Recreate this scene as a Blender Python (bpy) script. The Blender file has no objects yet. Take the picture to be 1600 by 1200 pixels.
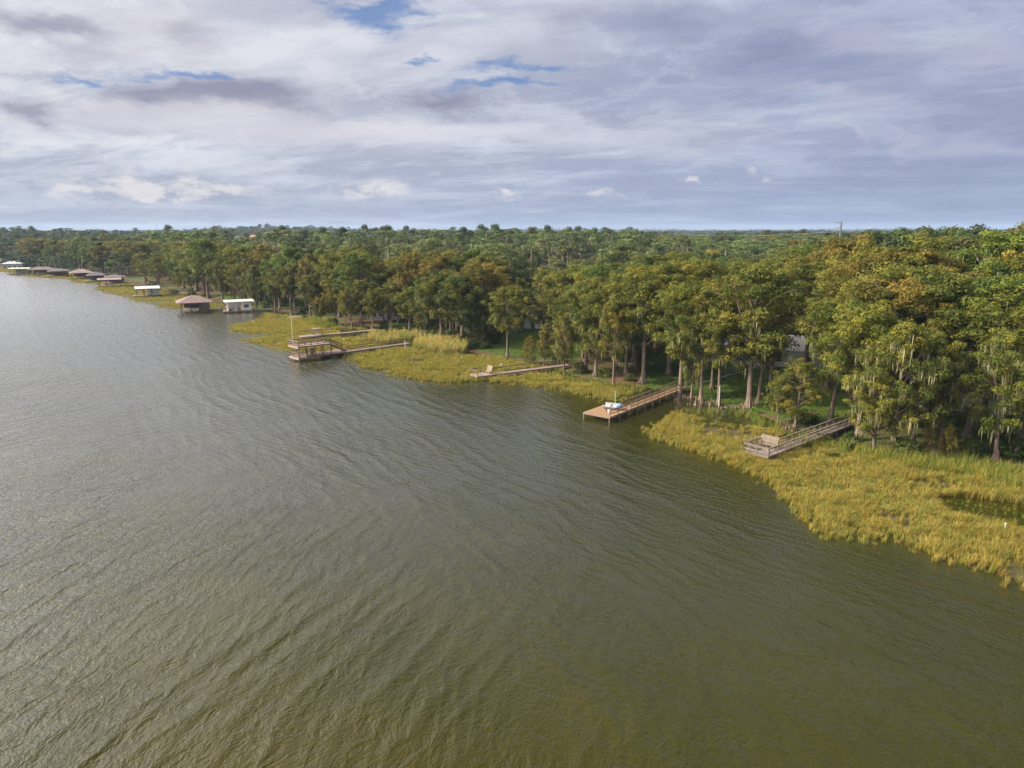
import bpy, math, random
import numpy as np
from mathutils import Matrix, Vector
R = math.radians
scene = bpy.context.scene
COL = scene.collection

# ------------------------------------------------------------------ camera
F_PX, CAM_H = 1110.0, 27.0
PITCH = math.atan(242 / F_PX)
cam_d = bpy.data.cameras.new('camera')
cam_d.sensor_width = 36.0
cam_d.lens = 36.0 * F_PX / 1600
cam_d.clip_start, cam_d.clip_end = 0.5, 40000
cam = bpy.data.objects.new('camera', cam_d)
cam.location = (0, 0, CAM_H)
cam.rotation_euler = (R(90) - PITCH, 0, 0)
COL.objects.link(cam)
scene.camera = cam

def g(u, v, z=0.0):
    """point of the height z that the photograph shows at (u, v) of 1600 x 1200"""
    x, y = (u - 800) / F_PX, (600 - v) / F_PX
    dy = math.cos(PITCH) + y * math.sin(PITCH)
    dz = -math.sin(PITCH) + y * math.cos(PITCH)
    t = (z - CAM_H) / dz
    return (x * t, dy * t)

def proj(x, y, z):
    dy, dz = y, z - CAM_H
    f = dy * math.cos(PITCH) - dz * math.sin(PITCH)
    up = dy * math.sin(PITCH) + dz * math.cos(PITCH)
    return 800 + F_PX * x / f, 600 - F_PX * up / f

# ------------------------------------------------------------------ render and light
scene.render.engine = 'CYCLES'
scene.view_settings.view_transform = 'Standard'
scene.view_settings.look = 'None'
scene.view_settings.exposure = 0.45
scene.view_settings.gamma = 1.0
scene.view_settings.use_curve_mapping = False
scene.cycles.use_denoising = True
scene.cycles.denoising_prefilter = 'NONE'
scene.cycles.max_bounces = 6
scene.cycles.diffuse_bounces = 3
scene.cycles.glossy_bounces = 3
scene.cycles.transmission_bounces = 3
scene.cycles.transparent_max_bounces = 6
scene.cycles.volume_bounces = 1

SUN_EL = 33.0
SUN_VEC = Vector((-1.0, -0.04, 0)).normalized()      # horizontal direction towards the sun
sun_d = bpy.data.lights.new('sun', 'SUN')
sun_d.energy = 5.0
sun_d.angle = R(0.6)
sun_d.color = (1.0, 0.88, 0.70)
sun = bpy.data.objects.new('sun', sun_d)
to_sun = Vector((SUN_VEC.x * math.cos(R(SUN_EL)), SUN_VEC.y * math.cos(R(SUN_EL)), math.sin(R(SUN_EL))))
sun.rotation_euler = to_sun.to_track_quat('Z', 'Y').to_euler()
sun.location = (0, 0, 200)
COL.objects.link(sun)


# ------------------------------------------------------------------ node helper
class NT:
    def __init__(s, tree):
        s.t = tree
        tree.nodes.clear()
    def n(s, typ, ins=None, **kw):
        nd = s.t.nodes.new(typ)
        for k, v in kw.items():
            setattr(nd, k, v)
        for k, v in (ins or {}).items():
            s.set(nd.inputs[k], v)
        return nd
    def set(s, sock, v):
        if hasattr(v, 'links') or isinstance(v, bpy.types.NodeSocket):
            s.t.links.new(v, sock)
        else:
            if isinstance(v, (tuple, list)) and sock.type == 'RGBA' and len(v) == 3:
                v = (*v, 1)
            sock.default_value = v
    def m(s, op, a, b=0.0, c=0.0, clamp=False):
        return s.n('ShaderNodeMath', {0: a, 1: b, 2: c}, operation=op, use_clamp=clamp).outputs[0]
    def vm(s, op, a, b=(0, 0, 0)):
        nd = s.n('ShaderNodeVectorMath', {0: a, 1: b}, operation=op)
        return nd.outputs['Value'] if op in ('DOT_PRODUCT', 'LENGTH') else nd.outputs[0]
    def xyz(s, x, y, z=0.0):
        return s.n('ShaderNodeCombineXYZ', {0: x, 1: y, 2: z}).outputs[0]
    def sep(s, v):
        return s.n('ShaderNodeSeparateXYZ', {0: v}).outputs
    def noise(s, v, scale=1.0, detail=4.0, rough=0.55, dist=0.0):
        return s.n('ShaderNodeTexNoise', {'Vector': v, 'Scale': scale, 'Detail': detail, 'Roughness': rough, 'Distortion': dist}).outputs[0]
    def ss(s, v, lo, hi):
        return s.n('ShaderNodeMapRange', {0: v, 1: lo, 2: hi, 3: 0.0, 4: 1.0}, interpolation_type='SMOOTHSTEP').outputs[0]
    def lin(s, v, lo, hi, a, b):
        return s.n('ShaderNodeMapRange', {0: v, 1: lo, 2: hi, 3: a, 4: b}).outputs[0]
    def mix(s, f, a, b, mode='MIX'):
        nd = s.n('ShaderNodeMix', data_type='RGBA', blend_type=mode)
        s.set(nd.inputs[0], f); s.set(nd.inputs[6], a); s.set(nd.inputs[7], b)
        return nd.outputs[2]
    def scale(s, c, f):
        return s.mix(1.0, c, s.n('ShaderNodeCombineColor', {0: f, 1: f, 2: f}).outputs[0], 'MULTIPLY')

def srgb(r, g_, b):
    f = lambda c: c / 255 / 12.92 if c / 255 <= 0.04045 else ((c / 255 + 0.055) / 1.055) ** 2.4
    return (f(r), f(g_), f(b))

# ------------------------------------------------------------------ sky (world)
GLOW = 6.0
def build_world():
    w = bpy.data.worlds.new('World')
    scene.world = w
    w.use_nodes = True
    N = NT(w.node_tree)
    d = N.n('ShaderNodeTexCoord').outputs['Generated']
    x, y, z = N.sep(d)
    zc = N.m('MAXIMUM', z, 0.0)
    az = N.m('ARCTAN2', x, y)
    el = N.m('ARCSINE', zc)
    # clouds laid on a flat layer overhead
    k = N.m('DIVIDE', 1.0, N.m('ADD', zc, 0.15))
    px_, py_ = N.m('MULTIPLY', x, k), N.m('MULTIPLY', y, k)
    P = N.xyz(px_, py_, 0.0)
    rot = N.n('ShaderNodeVectorRotate', {'Vector': P, 'Angle': R(18)}, rotation_type='Z_AXIS').outputs[0]
    st = N.vm('MULTIPLY', rot, (0.80, 1.5, 1.0))
    warp = N.n('ShaderNodeTexNoise', {'Vector': st, 'Scale': 0.9, 'Detail': 3.0}).outputs[1]
    stw = N.vm('ADD', st, N.vm('MULTIPLY', N.vm('SUBTRACT', warp, (0.5, 0.5, 0.5)), (0.9, 0.9, 0.9)))
    n_big = N.noise(stw, 0.75, 8, 0.56)
    n_mid = N.noise(N.vm('ADD', stw, (7.3, 2.1, 0)), 1.9, 10, 0.62)
    n_fine = N.noise(N.vm('ADD', stw, (1.3, 9.1, 0)), 6.5, 8, 0.66)
    # angular coordinates, warped, for single clouds
    A = N.xyz(az, el, 0.0)
    w2 = N.n('ShaderNodeTexNoise', {'Vector': N.vm('MULTIPLY', A, (9, 22, 1)), 'Scale': 1.0, 'Detail': 6.0, 'Roughness': 0.6}).outputs[1]
    Aw = N.vm('ADD', A, N.vm('MULTIPLY', N.vm('SUBTRACT', w2, (0.5, 0.5, 0.5)), (0.16, 0.075, 0)))
    def blob(u, v, su, sv, slant=0.0, vec=None):
        X, Y = (u - 800) / F_PX, (600 - v) / F_PX
        dy = math.cos(PITCH) + Y * math.sin(PITCH); dz = -math.sin(PITCH) + Y * math.cos(PITCH)
        a0 = math.atan2(X, dy); e0 = math.atan2(dz, math.hypot(X, dy))
        q = N.vm('SUBTRACT', vec or Aw, (a0, e0, 0))
        if slant:
            q = N.n('ShaderNodeVectorRotate', {'Vector': q, 'Angle': R(slant)}, rotation_type='Z_AXIS').outputs[0]
        q = N.vm('MULTIPLY', q, (F_PX / su, F_PX / sv, 0))
        return N.m('POWER', 2.718, N.m('MULTIPLY', N.vm('DOT_PRODUCT', q, q), -1.0))
    def addall(l):
        s_ = l[0]
        for b in l[1:]:
            s_ = N.m('ADD', s_, b)
        return s_
    # brightness of the cloud sheet: towards the sun side paler, away from it blue grey
    side = N.ss(az, -0.75, 0.65)
    lightc = N.mix(side, srgb(236, 237, 242), srgb(190, 199, 220))
    midc = N.mix(side, srgb(211, 215, 226), srgb(172, 182, 209))
    darkc = N.mix(side, srgb(178, 182, 198), srgb(150, 160, 190))
    cover = N.m('ADD', N.m('MULTIPLY', n_mid, 0.5), N.m('MULTIPLY', n_fine, 0.20))
    cover = N.m('ADD', cover, N.m('MULTIPLY', n_big, 0.42))
    c = N.mix(N.ss(cover, 0.575, 0.665), midc, lightc)
    c = N.mix(N.m('MULTIPLY', N.ss(cover, 0.60, 0.51), 0.75), c, darkc)
    heap = N.noise(N.vm('MULTIPLY', Aw, (7.0, 19.0, 1.0)), 1.0, 9, 0.6, 0.4)
    c = N.mix(N.m('MULTIPLY', N.ss(heap, 0.50, 0.62), 0.50), c, lightc)
    c = N.mix(N.m('MULTIPLY', N.ss(heap, 0.48, 0.36), 0.32), c, darkc)
    # a long pale bank across the left and middle
    c = N.mix(N.m('MULTIPLY', addall([blob(650, 205, 520, 22), blob(180, 60, 260, 55), blob(760, 60, 260, 40, -8), blob(330, 195, 420, 16)]), 0.42), c, srgb(218, 217, 226))
    # grey low clouds
    dk = addall([blob(395, 148, 80, 24), blob(300, 145, 90, 18), blob(290, 55, 34, 20), blob(35, 160, 40, 12), blob(690, 155, 55, 14), blob(70, 40, 90, 14)])
    c = N.mix(N.m('MINIMUM', N.m('MULTIPLY', dk, 0.9), 0.85), c, srgb(142, 144, 168))
    c = N.mix(N.m('MULTIPLY', addall([blob(330, 170, 190, 12), blob(250, 45, 60, 26), blob(600, 195, 90, 10)]), 0.55), c, srgb(226, 222, 228))
    # broad darker areas on the right
    c = N.mix(N.m('MULTIPLY', addall([blob(1330, 120, 170, 36, 12), blob(1250, 70, 130, 16, -8), blob(1500, 260, 180, 60), blob(1080, 30, 200, 20), blob(1020, 150, 130, 20)]), 0.55), c, srgb(136, 144, 178))
    c = N.mix(N.m('MULTIPLY', addall([blob(1330, 55, 110, 15, 14), blob(1310, 150, 90, 9, 14), blob(1150, 232, 130, 9), blob(1320, 205, 28, 5, 35), blob(1395, 208, 34, 8, 35), blob(1540, 225, 80, 9, 6), blob(1560, 90, 70, 30, 20)]), 0.5), c, srgb(192, 194, 212))
    # blue gaps with mottled edges
    gaps = addall([blob(585, 32, 85, 17), blob(590, 12, 60, 10), blob(820, 106, 95, 10, -2), blob(790, 136, 100, 8), blob(300, 112, 90, 7), blob(640, 88, 36, 6), blob(140, 115, 60, 6)])
    mott = N.noise(N.vm('MULTIPLY', A, (34, 130, 1)), 1.0, 5, 0.65)
    gapm = N.ss(N.m('ADD', gaps, N.m('MULTIPLY', N.m('SUBTRACT', mott, 0.5), 1.5)), 0.25, 1.15)
    sky = N.n('ShaderNodeTexSky', sky_type='NISHITA')
    sky.sun_disc = False
    sky.sun_elevation = R(SUN_EL)
    sky.sun_rotation = math.atan2(SUN_VEC.x, SUN_VEC.y)
    nish = sky.outputs[0]
    c10 = N.scale(c, 10.0)
    blue = N.mix(0.75, nish, tuple(10 * q for q in srgb(100, 138, 200)))
    c10 = N.mix(N.m('MULTIPLY', gapm, 0.85), c10, blue)
    # horizon band, slightly hazed, with cumulus heads standing in it
    low = N.ss(el, 0.13, 0.0)
    hz = N.mix(side, srgb(167, 178, 200), srgb(152, 166, 198))
    c10 = N.mix(N.m('MULTIPLY', low, 0.72), c10, N.scale(hz, 10.0))
    band = N.noise(N.vm('MULTIPLY', A, (5, 60, 1)), 1.0, 5, 0.55)
    c10 = N.mix(N.m('MULTIPLY', N.m('MULTIPLY', low, N.ss(band, 0.5, 0.66)), 0.32), c10, N.scale(lightc, 10.0))
    c10 = N.mix(N.m('MULTIPLY', N.m('MULTIPLY', low, N.ss(band, 0.5, 0.36)), 0.25), c10, N.scale(darkc, 9.0))
    cu = addall([blob(170, 296, 70, 15), blob(240, 288, 100, 24), blob(320, 296, 70, 20), blob(575, 298, 55, 18), blob(780, 306, 34, 8, 8), blob(905, 304, 46, 6, 8), blob(1110, 281, 34, 6), blob(1172, 279, 32, 10, 18)])
    puff = N.noise(N.vm('MULTIPLY', A, (15, 34, 1)), 1.0, 7, 0.6)
    cum = N.ss(N.m('ADD', cu, N.m('MULTIPLY', N.m('SUBTRACT', puff, 0.5), 2.6)), 0.35, 1.25)
    cum = N.m('MULTIPLY', cum, N.ss(cu, 0.0, 0.35))
    puff2 = N.noise(N.vm('MULTIPLY', N.vm('ADD', A, (0.02, 0.018, 0)), (15, 34, 1)), 1.0, 7, 0.6)
    litp = N.ss(N.m('SUBTRACT', puff, puff2), -0.10, 0.12)
    cc = N.mix(litp, N.mix(side, srgb(168, 174, 194), srgb(160, 170, 198)), srgb(240, 234, 232))
    c10 = N.mix(N.m('MULTIPLY', cum, 0.66), c10, N.scale(cc, 10.0))
    # glow added high round the sun, sky dimmed opposite, shaped for the lake's reflections
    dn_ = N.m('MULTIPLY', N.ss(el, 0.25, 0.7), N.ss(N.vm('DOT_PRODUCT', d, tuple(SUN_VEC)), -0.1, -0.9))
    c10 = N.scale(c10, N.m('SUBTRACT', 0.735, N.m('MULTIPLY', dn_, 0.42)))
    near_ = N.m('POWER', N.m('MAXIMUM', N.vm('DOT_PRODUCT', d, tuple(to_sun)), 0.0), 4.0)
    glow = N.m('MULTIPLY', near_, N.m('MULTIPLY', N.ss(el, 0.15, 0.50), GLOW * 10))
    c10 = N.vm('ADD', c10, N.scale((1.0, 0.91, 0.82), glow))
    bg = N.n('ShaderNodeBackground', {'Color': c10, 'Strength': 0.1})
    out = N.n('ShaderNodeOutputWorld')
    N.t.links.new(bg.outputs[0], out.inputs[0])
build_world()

# ------------------------------------------------------------------ materials
def mat(name, base, rough=0.8, var=0.25, vscale=3.0, dark=None, spec=0.3, metal=0.0, bump=0.0, stretch=(1, 1, 1)):
    m = bpy.data.materials.new(name)
    m.use_nodes = True
    N = NT(m.node_tree)
    co = N.vm('MULTIPLY', N.n('ShaderNodeTexCoord').outputs['Object'], stretch)
    n1 = N.noise(co, vscale, 6, 0.6)
    c = N.mix(N.ss(n1, 0.35, 0.65), dark or tuple(q * (1 - var) for q in base), base)
    rnd = N.n('ShaderNodeObjectInfo').outputs['Random']
    c = N.scale(c, N.lin(rnd, 0, 1, 0.86, 1.12))
    p = N.n('ShaderNodeBsdfPrincipled', {'Base Color': c, 'Roughness': rough, 'Metallic': metal, 'Specular IOR Level': spec})
    if bump:
        b = N.n('ShaderNodeBump', {'Height': n1, 'Strength': bump, 'Distance': 0.05})
        N.t.links.new(b.outputs[0], p.inputs['Normal'])
    o = N.n('ShaderNodeOutputMaterial')
    N.t.links.new(p.outputs[0], o.inputs[0])
    return m

def leaf_mat(name, a, b, trans=0.25, rnd_cols=None):
    """foliage: colour runs from a to b with each leaf's own tint; object colour shifts the whole tree"""
    m = bpy.data.materials.new(name)
    m.use_nodes = True
    N = NT(m.node_tree)
    t = N.n('ShaderNodeAttribute', attribute_name='tint').outputs['Fac']
    c = N.mix(t, a, b)
    oi = N.n('ShaderNodeObjectInfo')
    if rnd_cols:
        cr = N.n('ShaderNodeValToRGB', {'Fac': oi.outputs['Random']})
        cr.color_ramp.interpolation = 'CONSTANT'
        e = cr.color_ramp.elements
        e[0].color = (*rnd_cols[0], 1)
        e[1].position = 1.0 / len(rnd_cols); e[1].color = (*rnd_cols[1], 1)
        for i, rc in enumerate(rnd_cols[2:]):
            q = e.new((i + 2) / len(rnd_cols)); q.color = (*rc, 1)
        c = N.mix(1.0, c, cr.outputs[0], 'MULTIPLY')
    else:
        c = N.mix(1.0, c, oi.outputs['Color'], 'MULTIPLY')
    d = N.n('ShaderNodeBsdfPrincipled', {'Base Color': c, 'Roughness': 0.6, 'Specular IOR Level': 0.15})
    tr = N.n('ShaderNodeBsdfTranslucent', {'Color': N.mix(1.0, c, (1.5, 1.5, 0.7), 'MULTIPLY')})
    mx = N.n('ShaderNodeMixShader', {0: trans})
    N.t.links.new(d.outputs[0], mx.inputs[1]); N.t.links.new(tr.outputs[0], mx.inputs[2])
    o = N.n('ShaderNodeOutputMaterial')
    N.t.links.new(mx.outputs[0], o.inputs[0])
    return m

M = {}
M['cypress'] = leaf_mat('cypress_foliage', (0.054, 0.076, 0.014), (0.185, 0.165, 0.029))
M['oak'] = leaf_mat('oak_foliage', (0.046, 0.064, 0.022), (0.12, 0.14, 0.05))
M['pine'] = leaf_mat('pine_foliage', (0.046, 0.070, 0.023), (0.14, 0.17, 0.06))
M['shrub'] = leaf_mat('shrub_foliage', (0.04, 0.07, 0.012), (0.13, 0.16, 0.03))
M['moss'] = leaf_mat('spanish_moss', (0.15, 0.155, 0.09), (0.34, 0.32, 0.20), 0.3)
M['far'] = leaf_mat('far_foliage', (0.032, 0.047, 0.019), (0.080, 0.096, 0.034), 0.2,
                    [(1, 1, 1), (1.15, 1.0, 0.85), (0.8, 0.98, 0.9), (0.75, 0.8, 0.9), (1.4, 1.15, 0.9), (0.9, 1.2, 0.8), (0.6, 0.7, 0.8)])
M['reed'] = leaf_mat('marsh_reed', (0.10, 0.090, 0.016), (0.35, 0.29, 0.072), 0.3, [(1, 1, 1), (0.9, 0.95, 0.9), (1.1, 1.0, 0.9), (0.8, 0.95, 0.7), (1.15, 1.0, 0.8)])
M['reed_mid'] = leaf_mat('marsh_reed_olive', (0.115, 0.100, 0.018), (0.37, 0.30, 0.075), 0.3, [(1, 1, 1), (0.85, 1.0, 0.9), (1.1, 1.0, 0.9), (0.75, 0.95, 0.8)])
M['reed_green'] = leaf_mat('green_reed', (0.065, 0.10, 0.018), (0.25, 0.235, 0.05), 0.35, [(1, 1, 1), (0.7, 0.95, 0.8), (1.2, 1.1, 0.9)])
M['plume'] = leaf_mat('tall_reed', (0.10, 0.115, 0.032), (0.34, 0.29, 0.12), 0.3, [(1, 1, 1), (0.8, 0.95, 0.7), (1.2, 1.05, 0.95)])
M['grass'] = leaf_mat('lawn_blade', (0.032, 0.062, 0.010), (0.078, 0.115, 0.02), 0.3, [(1, 1, 1), (0.8, 0.9, 0.9), (1.2, 1.1, 0.9)])
M['bark'] = mat('cypress_bark', (0.21, 0.155, 0.12), 0.9, 0.5, 1.5, bump=0.6, stretch=(4, 4, 0.5))
M['bark_pale'] = mat('pale_bark', (0.20, 0.165, 0.13), 0.9, 0.45, 1.5, bump=0.5, stretch=(4, 4, 0.5))
M['wood_grey'] = mat('weathered_wood', (0.23, 0.185, 0.155), 0.85, 0.35, 6, spec=0.2, bump=0.3, stretch=(1, 1, 4))
M['wood_dark'] = mat('damp_wood', (0.17, 0.12, 0.095), 0.85, 0.4, 6, spec=0.2)
M['wood_orange'] = mat('new_cedar_boards', (0.28, 0.175, 0.10), 0.75, 0.25, 5, spec=0.2)
M['wood_pink'] = mat('faded_pink_boards', (0.29, 0.22, 0.185), 0.85, 0.3, 5, spec=0.2)
M['white'] = mat('white_paint', (0.78, 0.76, 0.72), 0.5, 0.08, 2)
M['cream'] = mat('cream_wall', (0.62, 0.56, 0.47), 0.8, 0.12, 1)
M['grey'] = mat('grey_metal', (0.45, 0.46, 0.46), 0.45, 0.15, 3, metal=0.3)
M['dark'] = mat('dark_interior', (0.03, 0.028, 0.026), 0.8, 0.3, 2)
M['roof_brown'] = mat('brown_shingles', (0.20, 0.145, 0.13), 0.9, 0.35, 1.3, bump=0.4)
M['roof_pink'] = mat('pinkish_shingles', (0.29, 0.22, 0.20), 0.9, 0.3, 1.3)
M['roof_slate'] = mat('slate_shingles', (0.13, 0.12, 0.13), 0.9, 0.35, 1.3, bump=0.4)
M['roof_red'] = mat('red_roof_tiles', (0.36, 0.13, 0.085), 0.85, 0.25, 6)
M['roof_white'] = mat('white_metal_roof', (0.50, 0.49, 0.48), 0.4, 0.18, 0.9)
M['roof_green'] = mat('pale_green_roof', (0.34, 0.40, 0.30), 0.6, 0.15, 2)
M['roof_grey'] = mat('grey_shingles', (0.25, 0.235, 0.23), 0.9, 0.2, 6)
M['boat'] = mat('dull_white_hull', (0.36, 0.37, 0.38), 0.5, 0.3, 5)
M['blue'] = mat('blue_plastic', (0.14, 0.26, 0.40), 0.4, 0.15, 4)
M['glass'] = mat('window_glass', (0.03, 0.04, 0.05), 0.08, 0.2, 1, spec=0.8)
M['concrete'] = mat('galvanised_pole', (0.20, 0.20, 0.22), 0.7, 0.15, 1)
M['wire'] = mat('cable', (0.32, 0.33, 0.34), 0.5, 0.1, 1)
M['orange_plastic'] = mat('orange_plastic', (0.70, 0.25, 0.04), 0.5, 0.1, 3)

# ------------------------------------------------------------------ object helpers
def meshobj(name, verts, faces, material, parent=None, loc=None, smooth=False, tint=None):
    me = bpy.data.meshes.new(name)
    me.from_pydata([tuple(v) for v in verts] if not isinstance(verts, np.ndarray) else verts.tolist(), [],
                   faces if not isinstance(faces, np.ndarray) else faces.tolist())
    if tint is not None:
        at = me.attributes.new('tint', 'FLOAT', 'POINT')
        at.data.foreach_set('value', np.asarray(tint, dtype=np.float32))
    if smooth:
        me.polygons.foreach_set('use_smooth', [True] * len(me.polygons))
    me.materials.append(material)
    me.update()
    o = bpy.data.objects.new(name, me)
    COL.objects.link(o)
    if parent: o.parent = parent
    if loc is not None: o.location = loc
    return o

def put(name, me, parent=None, loc=(0, 0, 0), rz=0.0, sc=None):
    o = bpy.data.objects.new(name, me)
    COL.objects.link(o)
    if parent: o.parent = parent
    o.location = loc
    o.rotation_euler = (0, 0, rz)
    if sc is not None: o.scale = sc
    return o

def empty(name, loc, rz=0.0, label=None, cat=None, group=None):
    o = bpy.data.objects.new(name, None)
    COL.objects.link(o)
    o.location = loc
    o.rotation_euler = (0, 0, rz)
    tag(o, label, cat, group)
    return o

def tag(o, label=None, cat=None, group=None, kind=None):
    if label: o['label'] = label
    if cat: o['category'] = cat
    if group: o['group'] = group
    if kind: o['kind'] = kind
    return o

class MB:
    """collects boxes, bars and tubes for one mesh"""
    def __init__(s):
        s.v, s.f = [], []
    def box(s, x0, x1, y0, y1, z0, z1):
        b = len(s.v)
        s.v += [(x0, y0, z0), (x1, y0, z0), (x1, y1, z0), (x0, y1, z0), (x0, y0, z1), (x1, y0, z1), (x1, y1, z1), (x0, y1, z1)]
        s.f += [tuple(b + i for i in q) for q in ((0, 3, 2, 1), (4, 5, 6, 7), (0, 1, 5, 4), (1, 2, 6, 5), (2, 3, 7, 6), (3, 0, 4, 7))]
        return s
    def bar(s, p, q, w, h):
        """rectangular bar from p to q, w across, h tall"""
        p, q = Vector(p), Vector(q)
        d = (q - p).normalized()
        side = d.cross(Vector((0, 0, 1)))
        if side.length < 1e-3: side = Vector((1, 0, 0))
        side.normalize()
        up = side.cross(d).normalized()
        b = len(s.v)
        for c in (p, q):
            for a, e in ((-1, -1), (1, -1), (1, 1), (-1, 1)):
                s.v.append(tuple(c + side * a * w / 2 + up * e * h / 2))
        s.f += [tuple(b + i for i in t) for t in ((0, 1, 2, 3), (7, 6, 5, 4), (0, 4, 5, 1), (1, 5, 6, 2), (2, 6, 7, 3), (3, 7, 4, 0))]
        return s
    def tube(s, pts, rad, n=6):
        b = len(s.v)
        prev = None
        pts = [Vector(p) for p in pts]
        for i, p in enumerate(pts):
            d = (pts[min(i + 1, len(pts) - 1)] - pts[max(i - 1, 0)]).normalized()
            a = d.cross(Vector((0.3, 0.2, 1)) if abs(d.z) < 0.9 else Vector((1, 0, 0))).normalized()
            if prev is not None and a.dot(prev) < 0: a = -a
            prev = a
            c = d.cross(a)
            for k in range(n):
                t = 2 * math.pi * k / n
                s.v.append(tuple(p + (a * math.cos(t) + c * math.sin(t)) * rad[i]))
        for i in range(len(pts) - 1):
            for k in range(n):
                s.f.append((b + i * n + k, b + i * n + (k + 1) % n, b + (i + 1) * n + (k + 1) % n, b + (i + 1) * n + k))
        s.f.append(tuple(b + k for k in range(n))[::-1])
        s.f.append(tuple(b + (len(pts) - 1) * n + k for k in range(n)))
        return s
    def poly(s, vs, fs):
        b = len(s.v)
        s.v += vs
        s.f += [tuple(b + i for i in t) for t in fs]
        return s
    def build(s, name, m, parent=None, smooth=False):
        return meshobj(name, s.v, s.f, m, parent, smooth=smooth)
    def mesh(s, name, m, smooth=False):
        me = bpy.data.meshes.new(name)
        me.from_pydata(s.v, [], s.f)
        me.materials.append(m)
        if smooth: me.polygons.foreach_set('use_smooth', [True] * len(me.polygons))
        return me

# ------------------------------------------------------------------ shoreline
TREELINE_PX = [(0, 418), (60, 421), (130, 428), (200, 437), (270, 455), (330, 470), (400, 483), (470, 490), (520, 505), (600, 512),
               (660, 524), (700, 543), (740, 552), (790, 560), (850, 566), (900, 588), (960, 600), (1010, 605), (1060, 613), (1130, 633),
               (1170, 641), (1230, 666), (1300, 682), (1340, 700), (1420, 714), (1500, 724), (1600, 742)]
tl = [(-5200, 3000), (-1500, 1150), (-700, 700), (-480, 560)] + [g(*p) for p in TREELINE_PX] + [(68, 62), (78, 30), (90, -20), (120, -120)]
TL = np.array(tl)
LAND = np.array(tl + [(9000, -120), (9000, 12000), (-9000, 12000), (-9000, 3000)])

def inpoly(x, y, poly):
    x = np.asarray(x, float); y = np.asarray(y, float)
    inside = np.zeros(x.shape, bool)
    j = len(poly) - 1
    for i in range(len(poly)):
        xi, yi = poly[i]; xj, yj = poly[j]
        if yi != yj:
            c = ((yi > y) != (yj > y)) & (x < (xj - xi) * (y - yi) / (yj - yi) + xi)
            inside ^= c
        j = i
    return inside

def landdist(x, y):
    x = np.asarray(x, float); y = np.asarray(y, float)
    best = np.full(x.shape, 1e9)
    for i in range(len(TL) - 1):
        a, b = TL[i], TL[i + 1]
        d = b - a
        t = np.clip(((x - a[0]) * d[0] + (y - a[1]) * d[1]) / (d @ d), 0, 1)
        best = np.minimum(best, np.hypot(x - a[0] - t * d[0], y - a[1] - t * d[1]))
    return np.where(inpoly(x, y, LAND), best, -best)

def terr(x, y):
    x = np.asarray(x, float); y = np.asarray(y, float)
    d = landdist(x, y)
    r = np.hypot(x, y); az = np.degrees(np.arctan2(x, y))
    z = np.where(d < 0, np.maximum(d * 0.12, -1.5) - 0.02, 0.06 + 1.6 * (1 - np.exp(-np.maximum(d, 0) / 26)) + 0.0012 * np.clip(d, 0, 1200))
    bump = lambda a0, sa, r0, sr, h: h * np.exp(-((az - a0) / sa) ** 2 - ((r - r0) / sr) ** 2)
    z = z + np.where(d > 60, bump(-34, 8, 1250, 330, 11) + bump(-18, 7.5, 2300, 500, 19) + bump(-4, 5, 2600, 500, 4)
                     + bump(20, 14, 2600, 500, 4) + bump(4, 9, 5700, 600, 14) + bump(30, 12, 5700, 600, 12), 0)
    z = z + np.where(d > 80, np.clip((d - 80) / 400, 0, 1) * (1.6 * np.sin(x / 170 + 1) * np.sin(y / 210) + 1.2 * np.sin(x / 77) * np.cos(y / 93)), 0)
    return z
T1 = lambda x, y: float(terr(np.array([x]), np.array([y]))[0])

# ------------------------------------------------------------------ ground, water, marsh bed
def ground_material():
    m = bpy.data.materials.new('ground_cover')
    m.use_nodes = True
    N = NT(m.node_tree)
    P = N.n('ShaderNodeNewGeometry').outputs['Position']
    big = N.noise(P, 0.05, 5, 0.6)
    fine = N.noise(P, 1.6, 6, 0.7)
    lawn = N.n('ShaderNodeAttribute', attribute_name='lawn').outputs['Fac']
    litter = N.mix(N.ss(fine, 0.3, 0.7), (0.055, 0.035, 0.02), (0.15, 0.095, 0.05))
    grassc = N.mix(N.ss(fine, 0.3, 0.7), (0.035, 0.065, 0.010), (0.078, 0.115, 0.02))
    wild = N.mix(N.ss(big, 0.42, 0.58), litter, N.mix(fine, (0.035, 0.05, 0.014), (0.075, 0.085, 0.03)))
    edge = N.ss(N.m('ADD', lawn, N.m('MULTIPLY', N.m('SUBTRACT', fine, 0.5), 0.5)), 0.35, 0.65)
    c = N.mix(edge, wild, grassc)
    b = N.n('ShaderNodeBump', {'Height': fine, 'Strength': 0.6, 'Distance': 0.15})
    p = N.n('ShaderNodeBsdfPrincipled', {'Base Color': c, 'Roughness': 0.95, 'Specular IOR Level': 0.1, 'Normal': b.outputs[0]})
    o = N.n('ShaderNodeOutputMaterial')
    N.t.links.new(p.outputs[0], o.inputs[0])
    return m

LAWNS = [[g(*p) for p in q] for q in (
    [(1000, 560), (1003, 604), (1062, 611), (1130, 630), (1170, 637), (1240, 662), (1330, 668), (1320, 600), (1240, 556), (1120, 545)],
    [(760, 536), (745, 548), (795, 556), (850, 562), (900, 570), (915, 540), (850, 518), (800, 516)],
    [(1440, 640), (1480, 690), (1600, 700), (1600, 640)],
    [(590, 508), (600, 511), (670, 521), (690, 512), (640, 502)], [(0, 410), (0, 417), (120, 424), (110, 414)], [(330, 462), (400, 482), (500, 484), (470, 470)])]

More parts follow.
